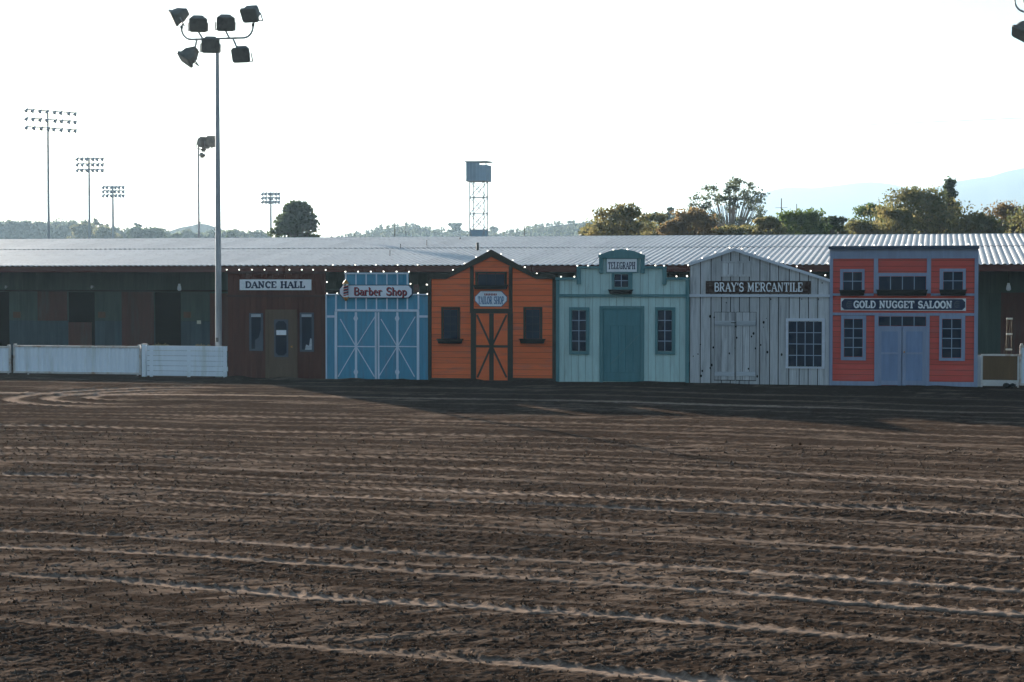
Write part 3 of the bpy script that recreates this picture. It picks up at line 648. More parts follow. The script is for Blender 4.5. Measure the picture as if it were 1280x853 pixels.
# ================================================================== F red front
def front_saloon():
    o = [(1037.6,482),(1222,482),(1222,309.5),(1037.6,309.5)]; poly = outline(o); top = min(poly[2][1], poly[3][1]); poly = [poly[0], poly[1], (poly[2][0], top), (poly[3][0], top)]
    t = thing('storefront', 'red clapboard two-storey false front with slate blue trim and flat cornice', 'false front', centre(o), 'false fronts along the arena')
    boards(t, [(a, min(b, fz(1130, 322))) for a, b in poly], 1, .16, 'red', gap=.008, jit=.03, lap=True); back(t, poly)
    def tr(nm, *a, d=.05, m='slate'): rbox(MB(), *a, d).build(nm, m, t)
    tr('cornice_cap', 1035.4, 307.6, 1223, 311.6, d=.16, m='slate_dark')
    tr('frieze', 1037, 311.6, 1222.3, 323.4, d=.045)
    for x in (1057.4,1075.7,1092.5,1108.5,1126.7,1144.3,1161,1178.5,1196): rbox(MB(), x-.8, 312, x+.8, 323, .07, .045).build('frieze_bracket', 'slate', t)
    tr('corner_post', 1037, 323.4, 1040.8, 482.4, d=.06); tr('corner_post', 1217.6, 323.4, 1222.3, 484.2, d=.06)
    for a, b in ((1091.8,1097.2),(1158,1163.2)): tr('pilaster', a, 323.4, b, 367, d=.055)
    for a, b in ((1040.8,1091.8),(1097.2,1158),(1163.2,1217.6)): tr('belt_trim', a, 367, b, 370, d=.05)
    tr('belt_trim', 1040.8, 391.3, 1217.6, 394.6, d=.05)
    tr('door_post', 1093.2, 394.6, 1097.4, 483, d=.055); tr('door_post', 1157.8, 394.6, 1162, 483, d=.055)
    tr('base_trim', 1040.8, 476.6, 1093.2, 482, d=.045); tr('base_trim', 1162, 477.6, 1217.6, 484, d=.045)
    window(t, (1049.8,336.6,1080.3,363.2), (1053.6,340.3,1077.1,363.1), 2, 2); planter(t, 1049.5, 363.6, 1081, 369.4)
    window(t, (1174,336,1206.7,362.8), (1178.5,339.8,1203,362.7), 2, 2); planter(t, 1174, 363.2, 1207.5, 369.2)
    window(t, (1097.2,341.2,1158,362.9), (1098,345.6,1157.2,362.8), 4, 1); planter(t, 1095.6, 363.3, 1158.8, 369.6)
    window(t, (1051.3,394.7,1082.6,450.6), (1055,398.8,1078.4,446.4), 2, 4); window(t, (1174,394.7,1206.4,451.2), (1177.6,398.8,1201.7,447.6), 2, 4)
    window(t, (1097.4,394.7,1157.8,408.6), (1098,395.7,1157.4,407.9), 4, 1, name='transom')
    for k, (l, r) in enumerate(((1097.4,1127),(1128,1157.8))):
        x0, x1, z0, z1 = Rr(l, 408.6, r, 482); d = MB().box(x0-.02, x1+.02, F-.030, F-.021, .03, z1).build('door', 'slate_door', t)
        w_ = r-l
        for q in ((l,408.7,l+4.6,482),(r-4.6,408.7,r,482)): rbox(MB(), *q, .045, .030).build('stile', 'slate', d)
        for a, b in ((408.7,414.5),(440.6,443),(476,481.5)): rbox(MB(), l+4.6, a, r-4.6, b, .042, .030).build('rail', 'slate', d)
    MB().tube((fx(1130.5), F-.034, 1.0), (fx(1130.5), F-.10, 1.0), .025, n=8).build('knob', 'gold', t)
    s, y = sign('shop_sign', 'navy board with white border reading GOLD NUGGET SALOON on the red front', (1051.8,374,1206.2,387.6), 'navy', .0, .07, .0, True, 'white', .02)
    x0, x1, z0, z1 = Rr(1051.8, 374, 1206.2, 387.6)
    m = MB(); c = .085
    for (cx, cz, sx, sz) in ((x0,z0,1,1),(x1,z0,-1,1),(x1,z1,-1,-1),(x0,z1,1,-1)):
        p = [(cx,cz),(cx+sx*c,cz),(cx,cz+sz*c)]
        m.prism(p if sx*sz > 0 else p[::-1], y-.006, y)
    m.build('corner_cut', 'white', s)
    x0, x1, z0, z1 = Rr(1066.6, 376.3, 1190.2, 385.4); lettering(s, 'white', 'GOLD NUGGET SALOON', x0, x1, z0, z1, y, .23, .2)
    for a, b in ((1058,1064.5),(1192.6,1199)):
        m = MB(); u0, u1, v0, v1 = Rr(a, 376.4, b, 385)
        for k in range(4): vz = v0+(v1-v0)*(k+.5)/4; m.box(u0+(.05 if k % 2 else 0), u1, y-.005, y, vz-.012, vz+.012)
        pts = _arc((u0+u1)/2, (v0+v1)/2, (u1-u0)*.45, (v1-v0)*.45, 60, 300, 8)
        for i, (p, q) in enumerate(zip(pts, pts[1:])): m.bar(p, q, .02, y-.0065-.0003*i, y)
        m.build('scroll_ornament', 'bluegrey', s)
for f_ in (front_dance, front_barber, front_tailor, front_telegraph, front_mercantile, front_saloon): f_()

# ------------------------------------------------------------------ strings of bulbs
bm_ = MB()
def _bulb():
    m = MB(); n = 7; prof = [(.012,.0),(.034,.018),(.042,.042),(.030,.068),(.004,.080)]
    for r_, z in prof:
        for i in range(n): m.v.append((r_*math.cos(2*math.pi*i/n), r_*math.sin(2*math.pi*i/n), z))
    for k in range(len(prof)-1):
        for i in range(n): j = (i+1) % n; m.f.append((k*n+i, k*n+j, (k+1)*n+j, (k+1)*n+i))
    me = bpy.data.meshes.new('bulb'); me.from_pydata(m.v, [], m.f); me.materials.append(MT['bulb']); me.polygons.foreach_set('use_smooth', [True]*len(me.polygons)); return me
def _sock():
    m = MB().tube((0,0,-.035), (0,0,.006), .016, n=6); me = bpy.data.meshes.new('socket'); me.from_pydata(m.v, [], m.f); me.materials.append(MT['cable']); return me
BULB, SOCK = _bulb(), _sock()
for v_ in BULB.vertices: v_.co *= .54
def light_string(label, pts, Y=None):
    Y = F-.03 if Y is None else Y
    w_ = [P(a, b, Y)-Vector((0,0,.035)) for a, b in pts]; o = w_[0]
    t = thing('light_string', label, 'string lights', o, 'strings of white bulbs')
    m = MB()
    for a, b in zip(w_, w_[1:]): mid = (a+b)/2-Vector((0,0,.02)); m.tube(a-Vector((0,0,.03)), mid-Vector((0,0,.03)), .006, n=4); m.tube(mid-Vector((0,0,.03)), b-Vector((0,0,.03)), .006, n=4)
    m.build('cable', 'cable', t)
    for p in w_:
        s_ = inst(SOCK, 'socket', t, p-o); inst(BULB, 'bulb', t, p-o)
light_string('string of white bulbs along the top of the dark maroon front', [(283.4,336.9),(299,336.9),(315,336.9),(330.6,336.9),(346.2,336.9),(361.8,336.9),(377.3,336.9),(391.4,336.9),(407,337.3),(408.6,352.3),(408.8,366.6),(421.4,366.4)])
light_string('string of white bulbs stepping over the blue barn-door front', [(430,352.4),(431.8,339.4),(447.6,339.3),(463.6,339.3),(479.6,339.3),(495.8,339.3),(511.2,339.4),(513.2,354.5),(522.7,366.4),(534.6,367.4),(533.8,355.6)])
light_string('string of white bulbs following the pointed orange gable', [(534.4,367.2),(533.4,355.4),(536.3,343),(552.5,343),(566.3,337.2),(580.6,329.2),(595,321),(609.5,313.5),(626.4,317.2),(641,325),(656,333.6),(671,341.6),(686.7,342.8)])
light_string('string of white bulbs stepping over the pale teal front', [(701.2,345.6),(718,345.6),(721.6,332),(735,332),(750.2,317),(766.6,312),(784,311.6),(801.2,315.6),(819.2,331.6),(830,332),(845.6,345.2),(859,345.2)])
light_string('string of white bulbs following the lopsided grey plank gable', [(858.7,344.6),(860.4,331.2),(877.7,322.2),(893.9,315.2),(911.8,309.3),(927,310.4),(943.8,316),(960.6,321.6),(979,327),(996,332.7),(1013.4,338.4),(1031.6,343.8)])
light_string('string of white bulbs on the flat cornice of the red front', [(1034.6,329),(1039,308),(1056,306.4),(1074.5,306.4),(1092.5,306.2),(1111.5,306),(1132.5,305.8),(1151,305.6),(1170,305.4),(1191.8,305.2),(1210.5,305)])

# ================================================================== the long barn
EY, EZ, RY, RZ = 66.5, 3.64, 80.5, 4.99          # eave and ridge
slope = math.atan2(RZ-EZ, RY-EY); LEN = math.hypot(RY-EY, RZ-EZ)
BX0, BX1 = -53.0, 14.0
PER = .228
def sheet(nper, length, name):
    p_, amp = PER, .036; prof = []
    for k in range(nper):
        for a, h in ((0,0),(.14,0),(.34,1),(.66,1),(.86,0)): prof.append(((k+a)*p_, h*amp))
    prof.append((nper*p_+.02, 0))
    m = MB()
    for x, z in prof: m.v.append((x, 0, z))
    for x, z in prof: m.v.append((x, length, z))
    n = len(prof)
    for i in range(n-1): m.f.append((i, i+1, n+i+1, n+i))
    me = bpy.data.meshes.new(name); me.from_pydata(m.v, [], m.f); me.materials.append(MT['galv']); return me
def barn():
    t = thing('stable_barn', 'long low stable barn with corrugated metal roof behind the false fronts', 'barn', (-15, EY, 0))
    O = ORG[t.name]
    NP = 4; L1 = 7.95; lo = sheet(NP, L1, 'roof_sheet'); hi = sheet(NP, LEN-L1+.15, 'roof_sheet')
    x = BX0; ridge_dir = Vector((0, math.cos(slope), math.sin(slope)))
    while x < BX1:
        a = Vector((x, EY-.12, EZ-.012))-O
        inst(lo, 'roof_sheet', t, a+Vector((0, random.uniform(-.012,.012), random.uniform(0,.004))), (slope, 0, 0))
        b = Vector((x, EY, EZ))+ridge_dir*(L1-.15)-O
        inst(hi, 'roof_sheet', t, b+Vector((0, random.uniform(-.02,.02), .020+random.uniform(0,.005))), (slope, 0, 0))
        x += NP*PER
    m = MB(); by = 94.4
    m.hexa([(BX0,RY,RZ-.06),(BX1,RY,RZ-.06),(BX1,by,EZ-.06),(BX0,by,EZ-.06),(BX0,RY,RZ-.01),(BX1,RY,RZ-.01),(BX1,by,EZ-.01),(BX0,by,EZ-.01)]); m.build('back_roof', 'galv', t)
    m = MB(); m.tube((BX0,RY,RZ+.015), (BX1,RY,RZ+.015), .05, n=8); m.build('ridge_cap', 'galv', t)
    # deck below the sheets keeps the inside dark
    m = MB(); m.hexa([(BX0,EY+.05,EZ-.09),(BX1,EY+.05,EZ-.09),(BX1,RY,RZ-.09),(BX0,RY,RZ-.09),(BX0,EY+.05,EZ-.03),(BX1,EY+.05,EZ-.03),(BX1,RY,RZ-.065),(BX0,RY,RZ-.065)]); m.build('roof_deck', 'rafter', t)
    x = BX0; k = 0
    while x < BX1:
        x2 = min(x+4.8, BX1); m = MB(); m.box(x+.006, x2-.006, EY-.04-.004*(k % 2), EY+.04, EZ-.245, EZ-.02); m.build('fascia_board', 'fascia', t); x = x2; k += 1
    x = BX0+.6
    while x < BX1-.3:
        m = MB(); zr = math.tan(slope)
        m.hexa([(x,EY+.05,EZ-.24),(x+.06,EY+.05,EZ-.24),(x+.06,69.28,EZ-.24+2.73*zr),(x,69.28,EZ-.24+2.73*zr),(x,EY+.05,EZ-.10),(x+.06,EY+.05,EZ-.10),(x+.06,69.28,EZ-.10+2.73*zr),(x,69.28,EZ-.10+2.73*zr)])
        m.build('rafter', 'rafter', t); x += 1.22
    WY = 69.3; zt = EZ-.12+(WY-EY)*math.tan(slope)
    wx = lambda p: P(p, 400, WY).x
    wz = lambda p, q: P(p, q, WY).z
    ztop = wz(100, 365.2)
    doors = [(-28, 11.6), (85.5, 118.5), (193.5, 226), (301, 334), (409, 441), (1160, 1190), (1252, 1300)]
    def seg(a, b, z0, z1, mat, pitch=.42):
        x = a; n = max(1, round((b-a)/pitch)); w_ = (b-a)/n
        for i in range(n):
            m = MB(); m.box(x+.004, x+w_-.004, WY-random.uniform(0,.008), WY+.05, z0, z1); m.build('wall_board', mat, t); x += w_
    zm = wz(60, 401)
    edges = [wx(-28)]; 
    seg(wx(-90), wx(460), ztop, zt, 'barn_green', .62); seg(wx(1215), wx(1330), ztop, zt, 'barn_green', .62)
    spans = [(-90,-28), (11.6,85.5), (118.5,193.5), (226,301), (334,409), (441,460)]
    for a, b in spans:
        seg(wx(a), wx(b), zm+.004, ztop-.004, 'barn_green'); seg(wx(a), wx(b), 0, zm-.004, 'barn_blue')
    seg(wx(1190), wx(1252), 0, ztop-.004, 'barn_green')
    m = MB(); m.box(BX0, wx(-90), WY, WY+.05, 0, zt); m.build('wall', 'barn_green', t); m = MB(); m.box(wx(460)+.01, wx(1190)-.01, WY, WY+.05, 0, ztop-.01); m.box(wx(460)+.01, wx(1215)-.01, WY, WY+.05, ztop, zt); m.build('wall', 'barn_green', t); MB().box(wx(1330)+.01, BX1, WY, WY+.05, 0, zt).build('wall', 'barn_green', t)
    for a, b in doors:
        for e in (a-1.2, b+1.2): MB().box(wx(e)-.03, wx(e)+.03, WY+.056, 77.19, 0, EZ-.1).build('light_blocker', 'dark', t)  # unseen boards added beside each door to cut light and blacken the openings
    # inner and outer walls
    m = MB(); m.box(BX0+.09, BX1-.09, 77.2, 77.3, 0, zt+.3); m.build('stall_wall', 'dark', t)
    m = MB(); m.box(BX0, BX1, 93.2, 93.3, -.1, EZ-.1); m.box(BX0, BX0+.08, WY+.06, 93.2, -.1, zt); m.box(BX1-.08, BX1, WY+.06, 93.2, -.1, zt); m.build('outer_wall', 'barn_red', t)
    def pan(nm, a, b, c, d, mat, dd=.03, e=None):
        m = MB(); m.box(wx(a), wx(c), WY-dd-.03, WY-dd, max(.02, wz((a+c)/2, d)), wz((a+c)/2, b)); o = m.build(nm, mat, t); return o
    for q in ((48,364.5,84.8,401),(153,365,193,440),(263,367,300,440),(371,365,408.5,440)):
        d_ = pan('sliding_door', *q, 'barn_red')
    pan('half_door', 85.8, 403, 114.6, 445, 'barn_red', .0)
    pan('sliding_door', 1251, 366, 1300, 478, 'barn_red', .0)
    m = MB(); m.box(wx(-40), wx(440), WY-.10, WY-.065, ztop+.02, ztop+.09); m.build('door_rail', 'rafter', t)
    for a in (17, 123, 230): pan('name_plate', a, 390, a+9, 397.5, 'door_brown', .012)
    p_ = pan('paper_notice', 246.6, 400.8, 251.4, 405.2, 'paper', .014)
    # pipes through the roof
    def pipe(px, y0, y1, r_, mat='steel_dark'):
        # stand on the roof plane
        for k in range(80):
            Yk = EY+k*.2; z = EZ+(Yk-EY)*math.tan(slope)
            if P(px, y1, Yk).z <= z+.02: break
        a = P(px, y1, Yk); b = P(px, y0, Yk); m = MB(); m.tube((a.x,a.y,a.z-.05), b, r_, n=8)
        m.build('vent_pipe', mat, t)
    pipe(597, 303.5, 313, .06); pipe(487.4, 313, 320.5, .018); pipe(500.6, 305, 311.5, .016); pipe(533.5, 300, 308, .018); pipe(575, 297, 300, .03)
    light_string('string of white bulbs strung along the barn eave above the blue front', [(416,331),(444,331),(470,331),(497,331),(522,331)], EY-.20)
barn()

# lamps hanging under the eave
for px, lab in ((224.2, 'caged white lamp hanging under the barn eave left of the floodlight pole'), (1260.6, 'caged white lamp hanging under the barn eave right of the red front')):
    a = P(px, 363.8, 67.7); top = EZ-.12+(67.7-EY)*math.tan(slope)
    t = thing('hanging_lamp', lab, 'lamp', a, 'lamps under the barn eave')
    m = MB(); m.tube((a.x,a.y,a.z+.27), (a.x,a.y,top), .01, n=5); m.build('cord', 'cable', t)
    m = MB(); m.tube((a.x,a.y,a.z), (a.x,a.y,a.z+.05), .04, .085, 10); m.tube((a.x,a.y,a.z+.05), (a.x,a.y,a.z+.19), .085, .07, 10); m.tube((a.x,a.y,a.z+.19), (a.x,a.y,a.z+.28), .055, .045, 10); m.build('glass_jar', 'white', t)
for px, lab in ((8.4, 'small pale bulb on the barn wall at the far left'), (115.6, 'small pale bulb above the half door of the barn')):
    a = P(px, 358.6, 69.25); t = thing('wall_lamp', lab, 'lamp', a, 'small bulbs on the barn wall')
    MB().tube((a.x,69.29,a.z), (a.x,69.20,a.z), .05, n=8).build('base', 'steel', t); MB().tube((a.x,69.20,a.z+.02), (a.x,69.14,a.z-.06), .05, .035, 8).build('bulb', 'white', t)
# orange number plate behind the barber sign
a = P(520.5, 360.5, EY-.1); t = thing('hanging_tag', 'small orange and white tag hanging from the barn eave behind the blue front', 'tag', a)
MB().box(a.x-.10, a.x+.10, a.y-.01, a.y+.01, a.z-.14, a.z+.14).build('plate', 'barn_red', t); MB().box(a.x-.06, a.x+.07, a.y-.014, a.y-.0105, a.z-.08, a.z+.02).build('patch', 'door_brown', t)
MB().tube((a.x,a.y,a.z+.14),(a.x,a.y+.1,a.z+.62),.006,n=4).build('cord','cable',t)
# hay heaps behind the fence
for px, w_, lab in ((199, 1.1, 'larger low heap of hay at the barn door behind the white fence'), (252, .8, 'small low heap of hay behind the white fence by the floodlight pole')):
    a = P(px, 428, 68.6); m = MB(); n = 500
    for k in range(n):
        r_ = random.random()**.5; th = random.uniform(0, 2*math.pi); x = a.x+w_*.55*r_*math.cos(th); y = a.y+.4*r_*math.sin(th); z = (.50-.2*r_*r_)*random.random()**.35
        d = Vector((random.gauss(0,1), random.gauss(0,1), random.gauss(0,.5))).normalized()*.14; s_ = d.orthogonal().normalized()*.02
        c = Vector((x,y,max(.02,z))); k0 = len(m.v); m.v += [tuple(c-d-s_),tuple(c+d-s_),tuple(c+d+s_),tuple(c-d+s_)]; m.f.append((k0,k0+1,k0+2,k0+3))
    tag(m.build('hay_heap', 'hay', None, (a.x,a.y,0)), lab, 'hay')

# ================================================================== white fences
def rib_panel(px0, px1, label):
    FY = F+.05
    x0, x1 = P(px0, 450, FY).x, P(px1, 450, FY).x; m_ = (px0+px1)/2; z1 = P(m_, 432.4, FY).z; z0 = .06
    t = thing('metal_fence', label, 'fence', ((x0+x1)/2, FY, 0), 'white fence panels')
    p_ = .168; x = x0+.05
    while x < x1-.06:
        e = min(x+p_, x1-.05)
        m = MB(); h = .028; w_ = e-x
        prof = [(0,0),(.18,0),(.32,1),(.68,1),(.82,0),(1,0)]
        for a, b in prof: m.v.append((x+a*w_, FY-b*h, z0+.05))
        for a, b in prof: m.v.append((x+a*w_, FY-b*h, z1-.05))
        for i in range(5): m.f.append((i, i+1, 7+i, 6+i))
        m.build('rib', 'whitewash', t); x = e
    MB().box(x0, x1, FY-.045, FY+.03, z1-.06, z1).build('top_rail', 'rust', t); MB().box(x0, x1, FY-.045, FY+.03, z0, z0+.06).build('bottom_rail', 'rust', t)
    MB().box(x0, x0+.05, FY-.042, FY+.028, z0+.06, z1-.06).build('stile', 'rust', t); MB().box(x1-.05, x1, FY-.042, FY+.028, z0+.06, z1-.06).build('stile', 'rust', t)
    for xx in (x0+.02, x1-.09): MB().box(xx, xx+.07, FY-.05, FY+.05, z1, z1+.05).build('hook', 'rust', t)
    m = MB(); m.tube((x0+.3,FY+.4,0),(x0+.3,FY+.03,z1-.1),.03,n=6); m.tube((x1-.3,FY+.4,0),(x1-.3,FY+.03,z1-.1),.03,n=6); m.build('back_stay', 'rust', t)
rib_panel(-150, 13.4, 'white ribbed metal fence panel cut off by the left edge of the picture')
rib_panel(17.4, 176.2, 'long white ribbed metal fence panel with rusty bottom rail')
rib_panel(1274.6, 1400, 'white ribbed metal fence panel cut off by the right edge, beside the brown board')
a = P(180.6, 450, F+.02); t = thing('fence_post', 'white square fence post between the ribbed panel and the plank panel', 'post', (a.x, F+.02, 0))
MB().box(a.x-.065, a.x+.065, F-.05, F+.09, 0, P(180,431.2,F).z).build('post', 'whitewash', t); MB().box(a.x-.075, a.x+.075, F-.06, F+.10, P(180,431.2,F).z+.001, P(180,431.2,F).z+.03).build('post_cap', 'rust', t)
x0, x1 = P(183.6,450,F).x, P(285,450,F).x; z1 = P(234,432.4,F).z
t = thing('plank_fence', 'white fence panel of horizontal planks beside the dark maroon front', 'fence', ((x0+x1)/2, F, 0), 'white fence panels')
n = 6
for k in range(n):
    za = .03+(z1-.03)*k/n; zb = .03+(z1-.03)*(k+1)/n; MB().box(x0+random.uniform(0,.02), x1-random.uniform(0,.03), F-.045-random.uniform(0,.006), F-.01, za+.005, zb-.005).build('plank', 'whitewash', t)
for xx in (x0+.1, (x0+x1)/2, x1-.16): MB().box(xx, xx+.08, F-.009, F+.07, 0, z1-.03).build('upright', 'whitewash', t)
# board gate at the right
x0, x1 = P(1226,460,F).x, P(1274,460,F).x; z1 = P(1250,443,F).z
t = thing('board_gate', 'brown plywood board in a white metal frame beside the red front', 'gate', ((x0+x1)/2, F, 0))
MB().box(x0+.05, x1-.05, F-.01, F+.01, .22, z1-.05).build('plywood', 'ply', t)
MB().box(x0, x1, F-.03, F+.03, z1-.05, z1).build('top_rail', 'rust', t); MB().box(x0+.05, x1-.05, F-.028, F+.028, .04, .21).build('bottom_rail', 'rust', t)
MB().box(x0, x0+.05, F-.03, F+.03, .0, z1-.05).build('stile', 'rust', t); MB().box(x1-.05, x1, F-.03, F+.03, .0, z1-.05).build('stile', 'rust', t)
a = P(1224, 460, F+.12); t = thing('fence_post', 'narrow white post squeezed between the red front and the brown board', 'post', (a.x, F+.12, 0))
MB().box(a.x-.05, a.x+.045, F+.07, F+.16, 0, P(1224,445,F).z).build('post', 'whitewash', t); MB().box(a.x-.055, a.x+.05, F+.065, F+.165, P(1224,445,F).z+.001, P(1224,445,F).z+.02).build('post_cap', 'rust', t)
for px, sc, lab in ((1258, 1., 'dark clod of dirt at the foot of the brown board'), (1266, .8, 'smaller dark clod of dirt nearer the right edge')):
    a = P(px, 481, F-.25); bm = bmesh.new(); bmesh.ops.create_icosphere(bm, subdivisions=2, radius=.11*sc)
    for v in bm.verts: v.co *= random.uniform(.75, 1.2); v.co.z *= .7
    me = bpy.data.meshes.new('clod'); bm.to_mesh(me); bm.free(); me.materials.append(MT['black']); o = bpy.data.objects.new('clod', me); COL.objects.link(o); o.location = (a.x, F-.25, .07); tag(o, lab, 'clod')
# stepladder behind the gate
def ladder():
    Y = F+1.1; tp = P(1262, 398, Y); bz = 0
    t = thing('stepladder', 'pale stepladder standing behind the brown board, treads catching light', 'ladder', (tp.x, Y, 0))
    h = tp.z; w_ = .28
    for s in (-1, 1):
        MB().hexa([(tp.x-.04+s*.085-.012,Y-.30,0),(tp.x-.04+s*.085+.012,Y-.30,0),(tp.x-.04+s*.085+.012,Y-.26,0),(tp.x-.04+s*.085-.012,Y-.26,0),(tp.x+s*.065-.012,Y-.02,h),(tp.x+s*.065+.012,Y-.02,h),(tp.x+s*.065+.012,Y+.02,h),(tp.x+s*.065-.012,Y+.02,h)]).build('rail', 'ladder_wood', t)
        m = MB(); m.tube((tp.x-.20+s*.05,Y+.45,0),(tp.x+s*.03,Y+.03,h-.05),.010,n=5); m.build('rear_leg', 'ladder_wood', t)
    k = 0
    while h-.45*k > .2:
        z = h-.45*k; f = z/h; xc = tp.x-.04*(1-f); yc = Y-.28*(1-f); hw = .10-.015*f
        MB().box(xc-hw, xc+hw, yc-.07, yc+.05, z-.035, z+.01).build('tread', 'alu', t); k += 1
ladder()

# ================================================================== floodlight masts
def floodlight(parent, c, yaw, tilt, roll=0, s=1.0, mount=None):
    """c centre; opening looks along -y before turning"""
    R = Matrix.Rotation(yaw, 3, 'Z') @ Matrix.Rotation(tilt, 3, 'X') @ Matrix.Rotation(roll, 3, 'Y')
    def oct_(hx, hz, ch, y): return [(-hx+ch,y,-hz),(hx-ch,y,-hz),(hx,y,-hz+ch),(hx,y,hz-ch),(hx-ch,y,hz),(-hx+ch,y,hz),(-hx,y,hz-ch),(-hx,y,-hz+ch)]
    rings = [oct_(.27,.23,.05,-.22), oct_(.29,.25,.06,-.19), oct_(.29,.25,.06,-.15), oct_(.25,.22,.08,-.10), oct_(.24,.21,.09,.10), oct_(.15,.14,.05,.24), oct_(.10,.10,.03,.34)]
    m = MB(); O = Vector(c)
    for r_ in rings: m.v += [tuple(O+R@(Vector(p)*s)) for p in r_]
    m.f.append(tuple(range(7,-1,-1))[::-1]); n = 8
    for k in range(len(rings)-1):
        for i in range(n): j = (i+1) % n; m.f.append((k*n+i, k*n+j, (k+1)*n+j, (k+1)*n+i))
    m.f.append(tuple(range((len(rings)-1)*n, len(rings)*n)))
    h = m.build('floodlight', 'lamp_body', parent)
    g_ = MB(); q = [Vector(p) for p in oct_(.25,.21,.05,-.204)]; g_.v = [tuple(O+R@(p*s)) for p in q]+[tuple(O+R@((p+Vector((0,.003,0)))*s)) for p in q]
    g_.f = [tuple(range(8)), tuple(range(15,7,-1))]; g_.build('lens', 'lamp_glass', h)
    y_ = MB(); A = [Vector((-.31,0,0)), Vector((-.31,.02,-.30)), Vector((.31,.02,-.30)), Vector((.31,0,0))]
    y_.path([tuple(O+R@(p*s)) for p in A], .022*s, 4); y_.build('yoke', 'steel', h)
    if mount is not None: MB().tube(tuple(O+R@(Vector((0,.02,-.30))*s)), mount, .032*s, n=5).build('bracket', 'steel', h)
    return h
def light_mast(px, Y, dz=0, name='floodlight_mast', label='', lab_lamps=True):
    k = .0257                                      # metres per picture pixel at the mast
    b = P(px, 430, Y); X0 = b.x
    t = thing(name, label, 'light pole', (X0, Y, 0), 'tall floodlight masts')
    def q(qx, qy, dy=0): return Vector((X0+(qx-272.5)*k*1.02, Y+dy, 3.1+(350-qy)*k+dz))
    top = q(272.5, 50).z
    MB().tube((X0,Y,-.1), (X0,Y,top), .112, .058, 12).build('pole', 'steel', t, smooth=False)
    MB().tube((X0,Y,0), (X0,Y,.04), .24, n=12).build('base_plate', 'steel_dark', t)
    zz = q(272,425).z; MB().box(X0-.05, X0+.03, Y-.125, Y-.09, zz-.07, zz+.07).build('hand_hole_cover', 'steel_dark', t)
    for s_, ax, tx in ((-1, 233, 226.2), (1, 313, 319.2)):
        a = [q(272.5,49.8), q(ax+(-6 if s_ > 0 else 6),49.8)]
        for i in range(1, 7):
            th = i/6*math.pi/2; a.append(q((ax-6*s_)+s_*(abs(tx-ax)+6)*math.sin(th), 49.8-14*(1-math.cos(th))))
        MB().path([tuple(v) for v in a], .032, 6).build('crossarm', 'steel', t)
        e = a[-1]; MB().tube(tuple(e), tuple(e+Vector((0,0,.09))), .05, n=8).build('collar', 'steel_dark', t)
    LM = [((223,20),-1.15,.45,.35,(226.2,35)), ((248.6,29.4),.42,.55,0,(254,49.8)), ((284.4,29.4),.42,.55,0,(288.4,49.8)), ((318,19.6),-.10,.60,0,(319.2,34)),
          ((264.8,56),.40,.50,0,(268,66)), ((236.5,70.5),-.95,.75,.75,(246,49.8)), ((305.2,69),.15,.50,-.03,(293,49.8))]
    for (cx, cy), yw, ti, ro, (mx, my) in LM: floodlight(t, q(cx, cy, -.06), yw, ti, ro, 1.0, tuple(q(mx, my)))
    return t
light_mast(273.4, F+.75, label='tall grey steel mast with seven floodlights standing behind the white plank fence')
light_mast(1318, F+1.2, .1, label='floodlight mast standing outside the right edge, only one lamp and an arm showing')
# second mast, beyond the barn
def back_mast():
    Y = 99.0; b = P(248.6, 300, Y); k = Y/math.cos(YAW)*.96/FPX
    t = thing('floodlight_mast', 'thin floodlight mast beyond the barn with two big lamps turned sideways', 'light pole', (b.x, Y, 0), 'tall floodlight masts')
    top = P(248, 176, Y).z; MB().tube((b.x,Y,-.1), (P(248,176,Y).x,Y,top), .075, .05, 8).build('pole', 'steel', t)
    q = lambda a, c: P(a, c, Y)
    MB().tube(q(248,182), q(270,182), .03, n=5).build('crossarm', 'steel', t)
    floodlight(t, q(253.6,178), .9, .1, 0, 1.25, q(253.6,185)); floodlight(t, q(265,177), .5, .1, 0, 1.3, q(265,184))
    MB().tube(q(248,194), q(256,193), .03, n=5).build('small_arm', 'steel', t); floodlight(t, q(252.6,194.2), 1.2, .9, 0, .5); 
    MB().tube(q(248,187), q(254,186), .03, n=5).build('small_arm', 'steel', t); floodlight(t, q(254,187), 1.0, .8, 0, .45)
back_mast()
def stadium_light(px, rows, x0, x1, dist, yaw, nl, label, tilt_px=0):
    base = PD(px, 297, dist); k = dist/FPX; t = thing('stadium_light', label, 'light pole', (base.x, base.y, 0), 'stadium light towers far beyond the barn')
    a = PD(px, rows[0]-1, dist)
    MB().tube((base.x,base.y,-.1), (base.x,base.y,a.z), .21*dist/225, .11*dist/225, 8).build('pole', 'steel', t)
    dr = Vector((math.cos(YAW-math.atan((px-640)/FPX)+yaw), math.sin(YAW-math.atan((px-640)/FPX)+yaw), 0))
    dr = Vector((math.cos(YAW+yaw), math.sin(YAW+yaw), 0)); st = 1/math.cos(yaw)
    for r_ in rows:
        z = PD(px, r_, dist).z; l = (x0-px)*k*st; rr = (x1-px)*k*st; C = Vector((base.x, base.y, z))
        arm = MB().tube(C+dr*l, C+dr*rr, .075*dist/225+.02, n=4).build('crossarm', 'steel', t)
        for i in range(nl):
            f = (i+random.uniform(-.12,.12)*(1 if 0 < i < nl-1 else 0))/(nl-1); p_ = C+dr*(l+(rr-l)*f)
            s = .27*(dist/225)**.8; m = MB(); m.tube(p_+Vector((-.5*s,-.5*s,-1.1*s)), p_+Vector((0,0,.1*s)), .95*s, .40*s, 8); m.tube(p_+Vector((0,0,.1*s)), p_+Vector((.1*s,.1*s,.6*s)), .35*s, .2*s, 6)
            m.build('lamp', 'steel', arm)
